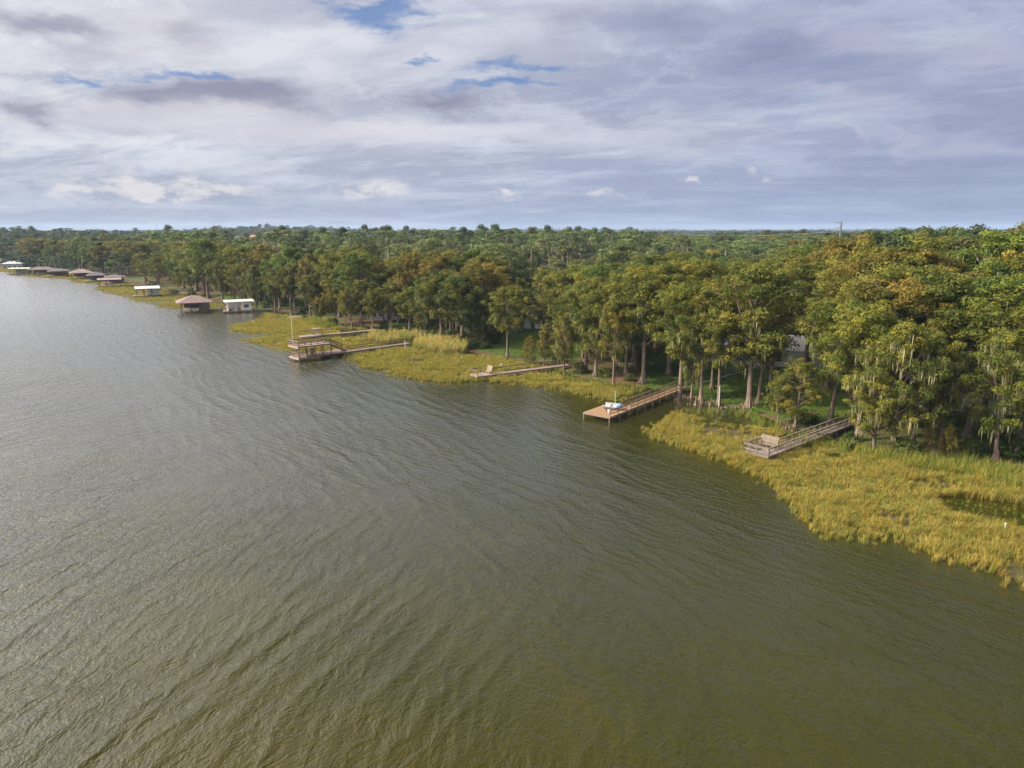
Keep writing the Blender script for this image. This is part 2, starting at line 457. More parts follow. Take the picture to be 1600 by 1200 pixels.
def build_ground():
    rad = np.concatenate([np.arange(28, 170, 1.8), np.geomspace(170, 600, 110)[1:], np.geomspace(600, 6500, 100)[1:]])
    ang = np.radians(np.linspace(-78, 78, 420))
    rr, aa = np.meshgrid(rad, ang, indexing='ij')
    x = rr * np.sin(aa); y = rr * np.cos(aa)
    z = terr(x, y)
    lawn = np.zeros(x.shape)
    for q in LAWNS:
        lawn = np.maximum(lawn, inpoly(x, y, q).astype(float))
    v = np.stack([x.ravel(), y.ravel(), z.ravel()], 1)
    nr, na = x.shape
    i = np.arange(nr - 1)[:, None] * na + np.arange(na - 1)[None]
    f = np.stack([i, i + 1, i + na + 1, i + na], -1).reshape(-1, 4)
    f = f[:, ::-1]
    o = meshobj('ground', v, f, ground_material(), smooth=True)
    at = o.data.attributes.new('lawn', 'FLOAT', 'POINT')
    at.data.foreach_set('value', lawn.ravel().astype(np.float32))
    tag(o, kind='structure')
build_ground()

def water_material():
    m = bpy.data.materials.new('lake_water')
    m.use_nodes = True
    N = NT(m.node_tree)
    P = N.n('ShaderNodeNewGeometry').outputs['Position']
    x, y, z = N.sep(P)
    # distance from the shore line that runs from lower right to far left
    sd = N.m('ADD', N.m('MULTIPLY', N.m('SUBTRACT', x, 40.0), 0.75), N.m('MULTIPLY', N.m('SUBTRACT', y, 50.0), 0.66))
    big = N.noise(P, 0.035, 3, 0.5)
    sdw = N.m('ADD', sd, N.m('MULTIPLY', N.m('SUBTRACT', big, 0.5), 26.0))
    mB = N.ss(sdw, -50.0, -16.0)
    def waves(ang, off, seed):
        q0 = N.vm('ADD', P, (off, off * 0.7, 0))
        low = N.n('ShaderNodeTexNoise', {'Vector': q0, 'Scale': 0.07, 'Detail': 3.0, 'Roughness': 0.6}).outputs[1]
        hsum = None
        for k, (da, lam, slope) in enumerate(((0, 3.0, 0.095), (11, 1.9, 0.10), (-14, 1.1, 0.10))):
            q = N.n('ShaderNodeVectorRotate', {'Vector': q0, 'Angle': R(ang + da)}, rotation_type='Z_AXIS').outputs[0]
            wob = N.noise(N.vm('MULTIPLY', q, (0.30 / lam, 0.16 / lam, 1)), 1.0, 3, 0.55)
            qx = N.sep(q)[0]
            ph = N.m('ADD', N.m('MULTIPLY', qx, 6.283 / lam), N.m('MULTIPLY', wob, 15.0))
            w = N.m('ADD', N.m('MULTIPLY', N.m('SINE', ph), 0.5), 0.5)
            w = N.m('POWER', w, 1.7)
            env = N.ss(N.noise(N.vm('MULTIPLY', N.vm('ADD', q, (0, 0, 5.0 * k + seed)), (0.32 / lam, 0.14 / lam, 1)), 1.0, 2, 0.5), 0.30, 0.66)
            h_ = N.m('MULTIPLY', N.m('MULTIPLY', w, env), slope * lam / 3.1)
            hsum = h_ if hsum is None else N.m('ADD', hsum, h_)
        q = N.n('ShaderNodeVectorRotate', {'Vector': q0, 'Angle': R(ang)}, rotation_type='Z_AXIS').outputs[0]
        q = N.vm('ADD', q, N.vm('MULTIPLY', N.vm('SUBTRACT', low, (0.5, 0.5, 0.5)), (4.0, 4.0, 0)))
        for lam, st, amp in ((0.80, 1.8, 0.070), (0.36, 1.7, 0.036)):
            rr = N.noise(N.vm('MULTIPLY', q, (1.0 / lam, 1.0 / lam / st, 1)), 1.0, 3, 0.6)
            rr = N.m('SUBTRACT', 1.0, N.m('ABSOLUTE', N.m('MULTIPLY', N.m('SUBTRACT', rr, 0.5), 3.2)))
            hsum = N.m('ADD', hsum, N.m('MULTIPLY', rr, amp))
        return hsum
    # rotating by +a maps a crest that leans a to the right of the y axis onto y
    hA = waves(16, 0.0, 0.0)
    hB = waves(-36, 31.0, 3.0)
    h = N.m('ADD', N.m('MULTIPLY', hA, N.m('SUBTRACT', 1.0, mB)), N.m('MULTIPLY', hB, mB))
    gust = N.noise(N.vm('MULTIPLY', P, (1, 0.6, 1)), 0.05, 4, 0.6)
    # calmer under the lee of the shore and further up the lake
    calm = N.lin(sdw, -30.0, -3.0, 1.0, 0.6)
    far_ = N.lin(y, 60.0, 330.0, 1.0, 0.6)
    stren = N.m('MULTIPLY', N.m('MULTIPLY', calm, far_), N.lin(gust, 0.3, 0.7, 0.65, 1.15))
    bmp = N.n('ShaderNodeBump', {'Height': h, 'Strength': stren, 'Distance': 1.0})
    tc = N.noise(P, 0.08, 4, 0.6)
    c = N.mix(N.ss(tc, 0.35, 0.7), (0.026, 0.0245, 0.0002), (0.036, 0.031, 0.0004))
    c = N.mix(N.ss(sdw, -60.0, 0.0), c, (0.019, 0.020, 0.0002))  # base darkened shoreward for the shallows, and to paint in the trees' reflection
    dif = N.n('ShaderNodeBsdfDiffuse', {'Color': c, 'Normal': bmp.outputs[0]})
    glo = N.n('ShaderNodeBsdfGlossy', {'Color': (1, 1, 1), 'Roughness': N.lin(y, 40.0, 250.0, 0.12, 0.2), 'Normal': bmp.outputs[0]})
    fac = N.n('ShaderNodeLayerWeight', {'Blend': 0.5, 'Normal': bmp.outputs[0]}).outputs['Facing']
    fr = N.m('ADD', 0.004, N.m('MULTIPLY', N.m('POWER', fac, 3.4), 0.98), clamp=True)
    mx = N.n('ShaderNodeMixShader', {0: fr})
    N.t.links.new(dif.outputs[0], mx.inputs[1]); N.t.links.new(glo.outputs[0], mx.inputs[2])
    o = N.n('ShaderNodeOutputMaterial')
    N.t.links.new(mx.outputs[0], o.inputs[0])
    return m
WATER = water_material()
wat = meshobj('water', [(-6500, -600, 0), (1500, -600, 0), (1500, 6600, 0), (-6500, 6600, 0)], [(0, 1, 2, 3)], WATER)
tag(wat, kind='structure')

REEDS_PX = {
    'right': [(1750, 990), (1600, 928), (1520, 902), (1450, 876), (1400, 852), (1340, 852), (1280, 845), (1255, 820), (1235, 800), (1180, 768), (1150, 735), (1110, 720), (1060, 705), (1030, 695), (1008, 690), (997, 672), (1022, 658),
              (1060, 640), (1085, 648), (1120, 662), (1160, 664), (1230, 672), (1330, 699), (1420, 716), (1500, 727), (1600, 745), (1750, 775)],
    'middle': [(528, 561), (560, 574), (600, 590), (650, 597), (700, 602), (760, 600), (800, 603), (870, 612), (915, 622), (960, 636), (985, 625), (1005, 610), (960, 602), (900, 592), (878, 585), (850, 568), (800, 560),
               (740, 553), (695, 546), (650, 541), (560, 548)],
    'left': [(375, 532), (410, 542), (450, 553), (500, 560), (528, 561), (560, 548), (620, 535), (600, 515), (520, 508), (470, 494), (410, 489), (405, 497), (360, 508), (345, 516), (375, 522), (430, 523), (400, 527)],
    'far': [(-200, 421), (0, 425), (18, 429), (60, 434), (105, 437), (112, 442), (150, 444), (143, 453), (165, 459), (200, 468), (230, 477), (250, 483), (285, 485), (345, 487), (400, 486), (400, 480), (330, 470),
            (270, 455), (200, 438), (130, 429), (60, 422), (0, 419), (-200, 416)]}
REEDS = {k: [g(*p) for p in q] for k, q in REEDS_PX.items()}
HOLES = [[g(*p) for p in q] for q in (
    [(1455, 778), (1480, 800), (1540, 818), (1620, 832), (1720, 850), (1720, 800), (1600, 788), (1500, 776)],
    [(1095, 640), (1110, 652), (1150, 664), (1172, 662), (1165, 648), (1120, 638)],
    [(1280, 712), (1300, 722), (1325, 722), (1310, 710)],
    [(1205, 672), (1240, 690), (1270, 686), (1260, 676)],
    [(640, 520), (655, 526), (680, 527)],
    [(525, 512), (530, 528), (580, 528), (590, 518)], [(690, 549), (740, 556), (790, 553), (740, 546)])]

def vnoise(x, y, s, seed=0):
    """smooth noise 0..1"""
    r = np.random.default_rng(seed).uniform(0, 1, (64, 64))
    u, v = x / s, y / s
    i, j = np.floor(u).astype(int), np.floor(v).astype(int)
    fu, fv = u - i, v - j
    fu = fu * fu * (3 - 2 * fu); fv = fv * fv * (3 - 2 * fv)
    A = lambda a, b: r[a % 64, b % 64]
    return (A(i, j) * (1 - fu) + A(i + 1, j) * fu) * (1 - fv) + (A(i, j + 1) * (1 - fu) + A(i + 1, j + 1) * fu) * fv

def edgedist(x, y, poly):
    x = np.asarray(x, float); y = np.asarray(y, float)
    best = np.full(x.shape, 1e9)
    for i in range(len(poly)):
        a, b = np.array(poly[i - 1]), np.array(poly[i])
        d = b - a
        t = np.clip(((x - a[0]) * d[0] + (y - a[1]) * d[1]) / max(d @ d, 1e-9), 0, 1)
        best = np.minimum(best, np.hypot(x - a[0] - t * d[0], y - a[1] - t * d[1]))
    return best

def inreeds(x, y, key=None):
    r = np.zeros(np.shape(x), bool)
    for k, q in REEDS.items():
        if key is None or k == key:
            r |= inpoly(x, y, q)
    for q in HOLES:
        r &= ~inpoly(x, y, q)
    return r

def build_bed():
    m = mat('marsh_mud', (0.075, 0.062, 0.022), 0.75, 0.5, 0.8, spec=0.25, bump=0.4)
    vs, fs = [], []
    for key, s, zb, inset in (('right', 0.8, .012, 1.6), ('middle', 1.2, .018, 1.8), ('left', 1.8, .024, 1.6), ('far', 3.5, .030, .5)):
        P = np.array(REEDS[key]); lo, hi = P.min(0), P.max(0)
        X, Y = np.meshgrid(np.arange(lo[0], hi[0], s), np.arange(lo[1], hi[1], s))
        ok = inreeds(X, Y) & inreeds(X + s, Y + s) & inreeds(X + s, Y) & inreeds(X, Y + s)
        ok &= edgedist(X + s / 2, Y + s / 2, REEDS[key]) > inset + vnoise(X, Y, 2.5, 6) * 1.5
        for x, y in zip(X[ok], Y[ok]):
            b = len(vs)
            vs += [(x, y, zb), (x + s, y, zb), (x + s, y + s, zb), (x, y + s, zb)]
            fs.append((b, b + 1, b + 2, b + 3))
    o = meshobj('marsh_bed', vs, fs, m)
    tag(o, kind='structure')
build_bed()

# ------------------------------------------------------------------ instanced ground cover
def instancer(name, pts, rot, scl, templates, kind='stuff', label=None):
    """one object whose geometry nodes stand small plants on the given points"""
    me = bpy.data.meshes.new(name)
    me.vertices.add(len(pts))
    me.vertices.foreach_set('co', np.asarray(pts, np.float32).ravel())
    for nm, typ, dat in (('rot', 'FLOAT_VECTOR', rot), ('scl', 'FLOAT_VECTOR', scl)):
        a = me.attributes.new(nm, typ, 'POINT')
        a.data.foreach_set('vector', np.asarray(dat, np.float32).ravel())
    o = bpy.data.objects.new(name, me)
    COL.objects.link(o)
    coll = bpy.data.collections.new(name + '_kinds')
    for t in templates: coll.objects.link(t)
    ng = bpy.data.node_groups.new(name, 'GeometryNodeTree')
    ng.interface.new_socket('Geometry', in_out='INPUT', socket_type='NodeSocketGeometry')
    ng.interface.new_socket('Geometry', in_out='OUTPUT', socket_type='NodeSocketGeometry')
    L = ng.links
    gi = ng.nodes.new('NodeGroupInput'); go = ng.nodes.new('NodeGroupOutput')
    ci = ng.nodes.new('GeometryNodeCollectionInfo')
    ci.inputs['Collection'].default_value = coll
    ci.inputs['Separate Children'].default_value = True
    ci.inputs['Reset Children'].default_value = True
    ip = ng.nodes.new('GeometryNodeInstanceOnPoints')
    ip.inputs['Pick Instance'].default_value = True
    L.new(gi.outputs[0], ip.inputs['Points'])
    L.new(ci.outputs[0], ip.inputs['Instance'])
    for nm, sock in (('rot', 'Rotation'), ('scl', 'Scale')):
        na = ng.nodes.new('GeometryNodeInputNamedAttribute')
        na.data_type = 'FLOAT_VECTOR'
        na.inputs['Name'].default_value = nm
        L.new(na.outputs['Attribute'], ip.inputs[sock])
    rv = ng.nodes.new('FunctionNodeRandomValue'); rv.data_type = 'INT'
    for s_ in rv.inputs:
        if s_.enabled and s_.name == 'Max': s_.default_value = len(templates) - 1
        if s_.enabled and s_.name == 'Min': s_.default_value = 0
    outp = [q for q in rv.outputs if q.enabled][0]
    L.new(outp, ip.inputs['Instance Index'])
    L.new(ip.outputs[0], go.inputs[0])
    md = o.modifiers.new('plants', 'NODES')
    md.node_group = ng
    tag(o, label, kind=kind)
    return o

def template(name, v, f, material, tint=None):
    me = bpy.data.meshes.new(name)
    me.from_pydata(np.asarray(v).tolist(), [], np.asarray(f).tolist() if isinstance(f, np.ndarray) else f)
    if tint is not None:
        at = me.attributes.new('tint', 'FLOAT', 'POINT')
        at.data.foreach_set('value', np.asarray(tint, np.float32))
    me.materials.append(material)
    return bpy.data.objects.new(name, me)

def blade_tuft(name, rng, n, rad, h0, h1, w, material, lean=(0.25, 0.0), spread=0.25, plume=0.0):
    v, f, t = [], [], []
    for i in range(n):
        a = rng.uniform(0, 6.283); r = rad * math.sqrt(rng.uniform(0, 1))
        bx, by = r * math.cos(a), r * math.sin(a)
        h = rng.uniform(h0, h1)
        lx = lean[0] * h + rng.gauss(0, spread) * h; ly = lean[1] * h + rng.gauss(0, spread) * h
        fa = rng.uniform(0, 3.14); wx, wy = math.cos(fa) * w / 2, math.sin(fa) * w / 2
        b = len(v)
        v += [(bx - wx, by - wy, -0.05), (bx + wx, by + wy, -0.05), (bx + lx * .35 + wx * .8, by + ly * .35 + wy * .8, h * .6), (bx + lx * .35 - wx * .8, by + ly * .35 - wy * .8, h * .6), (bx + lx, by + ly, h * .97)]
        tt = rng.uniform(0, 1)
        t += [tt * .4, tt * .4, tt, tt, tt]
        f += [(b, b + 1, b + 2, b + 3), (b + 3, b + 2, b + 4)]
        if plume and rng.uniform(0, 1) < plume:
            b = len(v)
            for s in (-1, 1):
                v += [(bx + lx * .9 + s * wx * 3, by + ly * .9 + s * wy * 3, h * .92)]
            v += [(bx + lx * 1.1, by + ly * 1.1, h * 1.15)]
            t += [1, 1, 1]
            f += [(b, b + 1, b + 2)]
    return template(name, v, f, material, t)

rng = random.Random(5)
nr = np.random.default_rng(11)
def scatter(polyfn, lo, hi, s, jit=0.5):
    X, Y = np.meshgrid(np.arange(lo[0], hi[0], s), np.arange(lo[1], hi[1], s))
    X = X + nr.uniform(-jit, jit, X.shape) * s; Y = Y + nr.uniform(-jit, jit, Y.shape) * s
    ok = polyfn(X, Y)
    return X[ok], Y[ok]

reed_k = [blade_tuft('reed_tuft', rng, 22, 0.26, 0.45, 1.05, 0.04, M['reed'], lean=(0.32, 0.10)) for _ in range(5)]
reed_mid = [blade_tuft('reed_tuft', rng, 22, 0.26, 0.4, 0.9, 0.05, M['reed_mid'], lean=(0.3, 0.10)) for _ in range(4)]
reed_far = [blade_tuft('reed_clump', rng, 40, 0.8, 0.3, 0.75, 0.09, M['reed_mid'], lean=(0.25, 0.08)) for _ in range(4)]
green_k = [blade_tuft('green_tuft', rng, 24, 0.40, 0.6, 1.6, 0.05, M['reed_green'], lean=(0.10, 0.0), spread=0.2) for _ in range(4)]
plume_k = [blade_tuft('tall_tuft', rng, 30, 0.55, 1.3, 2.9, 0.06, M['plume'], lean=(0.12, 0.0), spread=0.12, plume=0.5) for _ in range(4)]
grass_k = [blade_tuft('grass_tuft', rng, 16, 0.4, 0.06, 0.16, 0.05, M['grass'], spread=0.5) for _ in range(3)]

def reed_points(key, s, base_scale):
    P = np.array(REEDS[key])
    X, Y = scatter(lambda a, b: inreeds(a, b, key), P.min(0), P.max(0), s)
    n = vnoise(X, Y, 3.1, 1) * .4 + vnoise(X + .5 * Y, Y, .95, 2) * .6
    patch = vnoise(X, Y, 9.0, 3)
    w_ = {'right': 1.6, 'middle': 2.4, 'left': 2.5, 'far': 3.0}[key]
    e_ = np.clip((edgedist(X, Y, REEDS[key]) - vnoise(X, Y, 1.7, 12) * w_ * .8) / w_, 0, 1)
    hole = np.clip((vnoise(X, Y, 5.2, 14) - .16) * 9, 0.1, 1)
    keep = nr.uniform(0, 1, X.shape) < np.clip(1.5 * (patch * .4 + n * .8) + 0.02, 0.15, 1) * (0.10 + .9 * e_) * hole
    n = n * (.65 + .35 * e_)
    X, Y, n = X[keep], Y[keep], n[keep]
    S = base_scale * (0.35 + 1.05 * n)
    pts = np.stack([X, Y, np.full(X.shape, -0.02)], 1)
    rot = np.stack([nr.normal(0, .05, X.shape), nr.normal(0, .05, X.shape), nr.normal(0, .5, X.shape)], 1)
    scl = np.stack([S * .9 + .2, S * .9 + .2, S * nr.uniform(.75, 1.2, X.shape)], 1)
    return pts, rot, scl

rp_, rr_, rs_ = reed_points('right', 0.29, 1.0)
ol = (vnoise(rp_[:, 0], rp_[:, 1], 6.5, 20) * .7 + vnoise(rp_[:, 0], rp_[:, 1], 1.6, 21) * .3 + nr.uniform(-.12, .12, len(rp_))) < .36
instancer('marsh_grass', rp_[~ol], rr_[~ol], rs_[~ol], reed_k, label='golden marsh grass along the near right shore')
instancer('marsh_grass', rp_[ol], rr_[ol], rs_[ol] * np.array([1, 1, .8]), reed_mid, label='shorter olive patches in the near right marsh grass')
instancer('marsh_grass', *reed_points('middle', 0.38, 0.95), reed_mid, label='golden marsh grass between the middle docks')
instancer('marsh_grass', *reed_points('left', 0.75, 0.95), reed_far, label='golden marsh grass around the two storey dock')
instancer('marsh_grass', *reed_points('far', 1.5, 0.95), reed_far, label='golden marsh grass below the far boathouses')

def band(poly_px, s, templates, name, label, S=(0.8, 1.2), z=0.0, dens=1.0):
    q = [g(*p) for p in poly_px]
    P = np.array(q)
    X, Y = scatter(lambda a, b: inpoly(a, b, q), P.min(0), P.max(0), s)
    keep = nr.uniform(0, 1, X.shape) < dens * np.clip(vnoise(X, Y, 4, 8) * 1.6, 0.1, 1)
    X, Y = X[keep], Y[keep]
    zz = np.maximum(terr(X, Y), -0.03)
    S_ = nr.uniform(S[0], S[1], X.shape)
    instancer(name, np.stack([X, Y, zz], 1), np.stack([0 * X, 0 * X, nr.uniform(-1, 1, X.shape)], 1), np.stack([S_, S_, S_], 1), templates, label=label)

band([(1060, 642), (1170, 646), (1230, 670), (1330, 705), (1420, 722), (1500, 735), (1600, 752), (1700, 780), (1700, 820), (1600, 785), (1480, 760), (1400, 745), (1300, 705), (1180, 668)], 0.7, green_k,
     'green_reeds', 'green reeds at the foot of the right hand trees', (0.45, 1.0), dens=0.55)
band([(1385, 712), (1500, 722), (1600, 742), (1690, 770), (1690, 800), (1600, 775), (1500, 748), (1400, 733), (1330, 715), (1230, 700), (1240, 694), (1330, 705)], 0.5, green_k, 'cattails', 'tall green cattails in front of the dark right hand trees', (0.8, 1.35))
band([(640, 541), (655, 536), (700, 537), (728, 546), (725, 556), (690, 556), (650, 548)], 0.5, plume_k, 'tall_reeds', 'tall plumed reeds beside the end of the two storey dock walkway', (0.5, 0.95), dens=0.8)
band([(560, 535), (580, 524), (650, 523), (655, 531), (600, 539)], 0.7, plume_k, 'tall_reeds', 'tall plumed reeds behind the two storey dock walkway', (0.4, 0.75), dens=0.7)
band([(850, 586), (870, 578), (960, 600), (1010, 606), (1004, 614), (960, 612), (900, 602)], 0.6, green_k, 'green_reeds', 'green reeds on the bank beside the faded pink dock', (0.3, 0.7), dens=0.8)
band([(475, 508), (480, 498), (530, 505), (520, 513)], 0.9, green_k, 'green_reeds', 'green reeds behind the mast on the left marsh', (0.9, 1.3), dens=1.2)
band([(740, 560), (800, 562), (850, 568), (860, 578), (800, 578), (745, 568)], 0.6, green_k, 'green_reeds', 'short green reeds behind the faded pink dock', (0.25, 0.45), dens=1.2)

band([(1460, 780), (1600, 792), (1720, 805), (1720, 848), (1600, 830), (1540, 816), (1480, 798)], 0.6, green_k, 'green_reeds', 'sparse green shoots in the dark water patch at right', (0.15, 0.4), dens=0.5)
def lawn_grass():
    X, Y = scatter(lambda a, b: (inpoly(a, b, LAWNS[0]) | inpoly(a, b, LAWNS[1])) & (landdist(a, b) > 0.6), (-10, 85), (110, 250), 0.8)
    S_ = nr.uniform(.7, 1.2, X.shape)
    instancer('lawn_grass', np.stack([X, Y, terr(X, Y)], 1), np.stack([0 * X, 0 * X, nr.uniform(0, 6, X.shape)], 1), np.stack([S_, S_, S_], 1), grass_k, label='short green lawn grass behind the shore trees')
lawn_grass()

# ------------------------------------------------------------------ trees
def cards(cent, normal, size, ratio, r_):
    """n x 4 x 3 corners of small leaf sprays"""
    n = len(cent)
    up = r_.normal(0, 1, (n, 3))
    a = np.cross(normal, up); a /= np.linalg.norm(a, axis=1)[:, None] + 1e-9
    b = np.cross(normal, a); b /= np.linalg.norm(b, axis=1)[:, None] + 1e-9
    a = a * (size * 0.5)[:, None]; b = b * (size * 0.5 * ratio)[:, None]
    return np.stack([cent - a - b * .4, cent - a * .1 - b, cent + a + b * .2, cent + a * .1 + b], 1)

def tuft_cards(tufts, per, size, r_, up_bias=0.15, ratio=0.6):
    """tufts: list of (x, y, z, rx, rz, tint)"""
    C, Nn, T = [], [], []
    for (x, y, z, rx, rz, t) in tufts:
        d = r_.normal(0, 1, (per, 3)); d /= np.linalg.norm(d, axis=1)[:, None]
        d[:, 2] = np.where((d[:, 2] < 0) & (r_.uniform(0, 1, per) < 0.6), -d[:, 2], d[:, 2])
        rr = r_.uniform(0.62, 1.08, per) ** 0.7
        lump = 1 + 0.22 * np.sin(d[:, 0] * 5 + x) * np.sin(d[:, 1] * 5 + y)
        p = np.stack([x + d[:, 0] * rx * rr * lump, y + d[:, 1] * rx * rr * lump, z + d[:, 2] * rz * rr], 1)
        nn = d * np.array([1, 1, 1.2]) + r_.normal(0, 0.42, (per, 3)) + np.array([0, 0, up_bias])
        nn /= np.linalg.norm(nn, axis=1)[:, None]
        C.append(p); Nn.append(nn)
        T.append(np.clip(t + r_.normal(0, .16, per), 0, 1))
    C = np.concatenate(C); Nn = np.concatenate(Nn); T = np.concatenate(T)
    q = cards(C, Nn, size * r_.uniform(.6, 1.35, len(C)), ratio, r_)
    v = q.reshape(-1, 3)
    f = np.arange(len(v)).reshape(-1, 4)
    return v, f, np.repeat(T, 4)

def moss_strips(tufts, n, lmin, lmax, w, r_, rg):
    v, f, t = [], [], []
    for _ in range(n):
        x, y, z, rx, rz, tt = tufts[rg.randrange(len(tufts))]
        a = rg.uniform(0, 6.283); rr = rx * rg.uniform(.3, .95)
        cx, cy = x + rr * math.cos(a), y + rr * math.sin(a); cz = z - rz * rg.uniform(-.1, .5)
        for k in range(rg.randint(3, 6)):
            px, py = cx + rg.gauss(0, .22), cy + rg.gauss(0, .22)
            L = rg.uniform(lmin, lmax); fa = rg.uniform(0, 3.14); ww = w * rg.uniform(.6, 1.3)
            wx, wy = math.cos(fa) * ww / 2, math.sin(fa) * ww / 2
            b = len(v)
            v += [(px - wx, py - wy, cz), (px + wx, py + wy, cz), (px + wx * .9, py + wy * .9, cz - L * .5), (px - wx * .9, py - wy * .9, cz - L * .5), (px + rg.gauss(0, .06), py + rg.gauss(0, .06), cz - L)]
            q = rg.uniform(0, 1)
            t += [q] * 5
            f += [(b, b + 1, b + 2, b + 3), (b + 3, b + 2, b + 4)]
    return v, f, t

def make_tree(kind, seed, lod):
    """canonical 20 m tree: returns dict of meshes trunk / crown / moss"""
    rg = random.Random(seed); r_ = np.random.default_rng(seed)
    H = 20.0
    tb = MB(); tufts = []
    sides = 8 if lod == 0 else 5
    def limb(p, q, r0, r1, sag=0.0, n=4):
        p, q = Vector(p), Vector(q)
        pts = []
        for i in range(n + 1):
            t = i / n
            c = p.lerp(q, t)
            c += Vector((rg.gauss(0, 1), rg.gauss(0, 1), 0)) * (q - p).length * 0.035 * math.sin(math.pi * t)
            c.z += sag * math.sin(math.pi * t)
            pts.append(c)
        tb.tube(pts, [r0 + (r1 - r0) * i / n for i in range(n + 1)], sides if r0 > .12 else 4)
        return pts
    if kind in ('cypress', 'mossy', 'low'):
        base = {'cypress': rg.uniform(.30, .40), 'mossy': .2, 'low': .12}[kind] * H
        Rm = {'cypress': rg.uniform(5.0, 6.2), 'mossy': 5.6, 'low': 7.5}[kind]
        r0 = 0.42
        wob = Vector((rg.uniform(-.6, .6), rg.uniform(-.6, .6), 0))
        prof = [(0, 1.75), (.02, 1.35), (.06, 1.05), (.14, .85), (.3, .7), (.5, .5), (.72, .32), (.93, .12)]
        axis = lambda t: Vector((wob.x * math.sin(t * 3), wob.y * math.sin(t * 2.3), t * H))
        tb.tube([axis(t) for t, _ in prof], [r0 * k for _, k in prof], sides + 2)
        for k in range(7):                                # buttress roots
            a = k * 0.9 + rg.uniform(-.2, .2)
            tb.tube([Vector((math.cos(a) * .95, math.sin(a) * .95, -.2)), Vector((math.cos(a) * .5, math.sin(a) * .5, .55)), Vector((math.cos(a) * .28, math.sin(a) * .28, 1.7))], [.14, .13, .05], 4)
        for k in range(rg.choice((0, 1, 2, 2))):           # second leaders
            t0 = rg.uniform(.35, .5); a = rg.uniform(0, 6.28)
            q = axis(.9) + Vector((math.cos(a), math.sin(a), 0)) * rg.uniform(2, 3.4); q.z = H * rg.uniform(.75, .9)
            limb(axis(t0), q, .2, .06, 0, 5)
        nb = {0: 36, 1: 26}[lod]
        for i in range(nb):
            t = base / H + (1 - base / H) * ((i + rg.uniform(0, 1)) / nb) * .93
            s = (t * H - base) / (H - base)
            env = Rm * (0.55 + 0.62 * math.sin(math.pi * min(1, s * .95 + .08)) ** .8) * (1 - .55 * max(0, s - .6) / .4)
            L = env * rg.uniform(.55, 1.12)
            a = i * 2.4 + rg.uniform(-.5, .5)
            p = axis(min(t, .9) - .05)
            q = axis(t) + Vector((math.cos(a) * L, math.sin(a) * L, 0))
            q.z = t * H + L * rg.uniform(.05, .5) + (.5 if s < .4 else 0)
            if kind == 'low': q.z -= L * .12
            limb(p, q, .13 * (1.15 - s * .6), .035, 0.1 * L, 3)
            nt = 5 if lod == 0 else 4
            tint0 = rg.uniform(.05, .95) * rg.uniform(.5, 1)
            for j in range(nt):
                w = .42 + .6 * (j + rg.uniform(0, 1)) / nt
                c = p.lerp(q, min(w, 1.03))
                sx = rg.uniform(.75, 1.35) * (1.15 if lod else 1)
                tufts.append((c.x + rg.gauss(0, .55), c.y + rg.gauss(0, .55), c.z + rg.uniform(-.3, .8), sx, sx * rg.uniform(.55, .85), min(1, max(0, tint0 + rg.gauss(0, .15)))))
        for k in range(6 if lod == 0 else 4):
            a = rg.uniform(0, 6.28); L = rg.uniform(0, 2.2); sx = rg.uniform(.8, 1.3)
            tufts.append((axis(.9).x + math.cos(a) * L, axis(.9).y + math.sin(a) * L, H * rg.uniform(.9, .99) - L * .35, sx, sx * .6, rg.uniform(.2, .9)))
        per, size = (120, .33) if lod == 0 else (44, .56)
        v, f, t = tuft_cards(tufts, per, size, r_)
        leafm = M['cypress']
        nm = {'cypress': 40, 'mossy': 150, 'low': 60}[kind]
        low = [q for q in tufts if q[2] < H * (.75 if kind == 'cypress' else .95)]
        if lod == 1: nm = nm // 2
        mv, mf, mt = moss_strips(low or tufts, nm, .6, 2.3 if kind != 'cypress' else 1.7, .13 if lod == 0 else .28, r_, rg)
        bark = M['bark']
    elif kind == 'oak':
        Rm = rg.uniform(7.5, 9.5); base = H * .3
        tb.tube([(0, 0, -.2), (.1, 0, .8), (.2, .1, H * .2), (.1, .3, H * .34)], [.75, .55, .48, .4], sides)
        top = Vector((.1, .3, H * .32))
        nb = 16 if lod == 0 else 11
        for i in range(nb):
            a = i * 2.4; el = rg.uniform(.15, 1.35)
            L = Rm * rg.uniform(.75, 1.0)
            q = top + Vector((math.cos(a) * math.cos(el) * L, math.sin(a) * math.cos(el) * L, math.sin(el) * H * .58))
            limb(top, q, .2, .05, .6, 3)
        nt = 95 if lod == 0 else 60
        for i in range(nt):
            a = rg.uniform(0, 6.283); cz = rg.uniform(0.0, 1) ** .7; rr = math.sqrt(max(0, 1 - cz * cz)) * rg.uniform(.72, 1.0)
            if rg.random() < .18: rr *= .4
            sx = rg.uniform(1.2, 1.9)
            lump = 1 + .14 * math.sin(a * 3 + seed)
            tufts.append((math.cos(a) * rr * Rm * lump, math.sin(a) * rr * Rm * lump, base + cz * (H * .93 - base) * lump * rg.uniform(.86, 1), sx, sx * .62, rg.uniform(0, 1)))
        per, size = (115, .42) if lod == 0 else (46, .75)
        v, f, t = tuft_cards(tufts, per, size, r_)
        leafm = M['oak']
        mv, mf, mt = moss_strips([q for q in tufts if q[2] < H * .8], 40 if lod == 0 else 26, .8, 2.6, .16 if lod == 0 else .3, r_, rg)
        bark = M['bark_pale']
    elif kind == 'pine':
        lean = Vector((rg.uniform(-.8, .8), rg.uniform(-.8, .8), 0))
        ax = lambda t: Vector((lean.x * t * t, lean.y * t * t, t * H))
        nst = rg.choice((1, 2, 3))
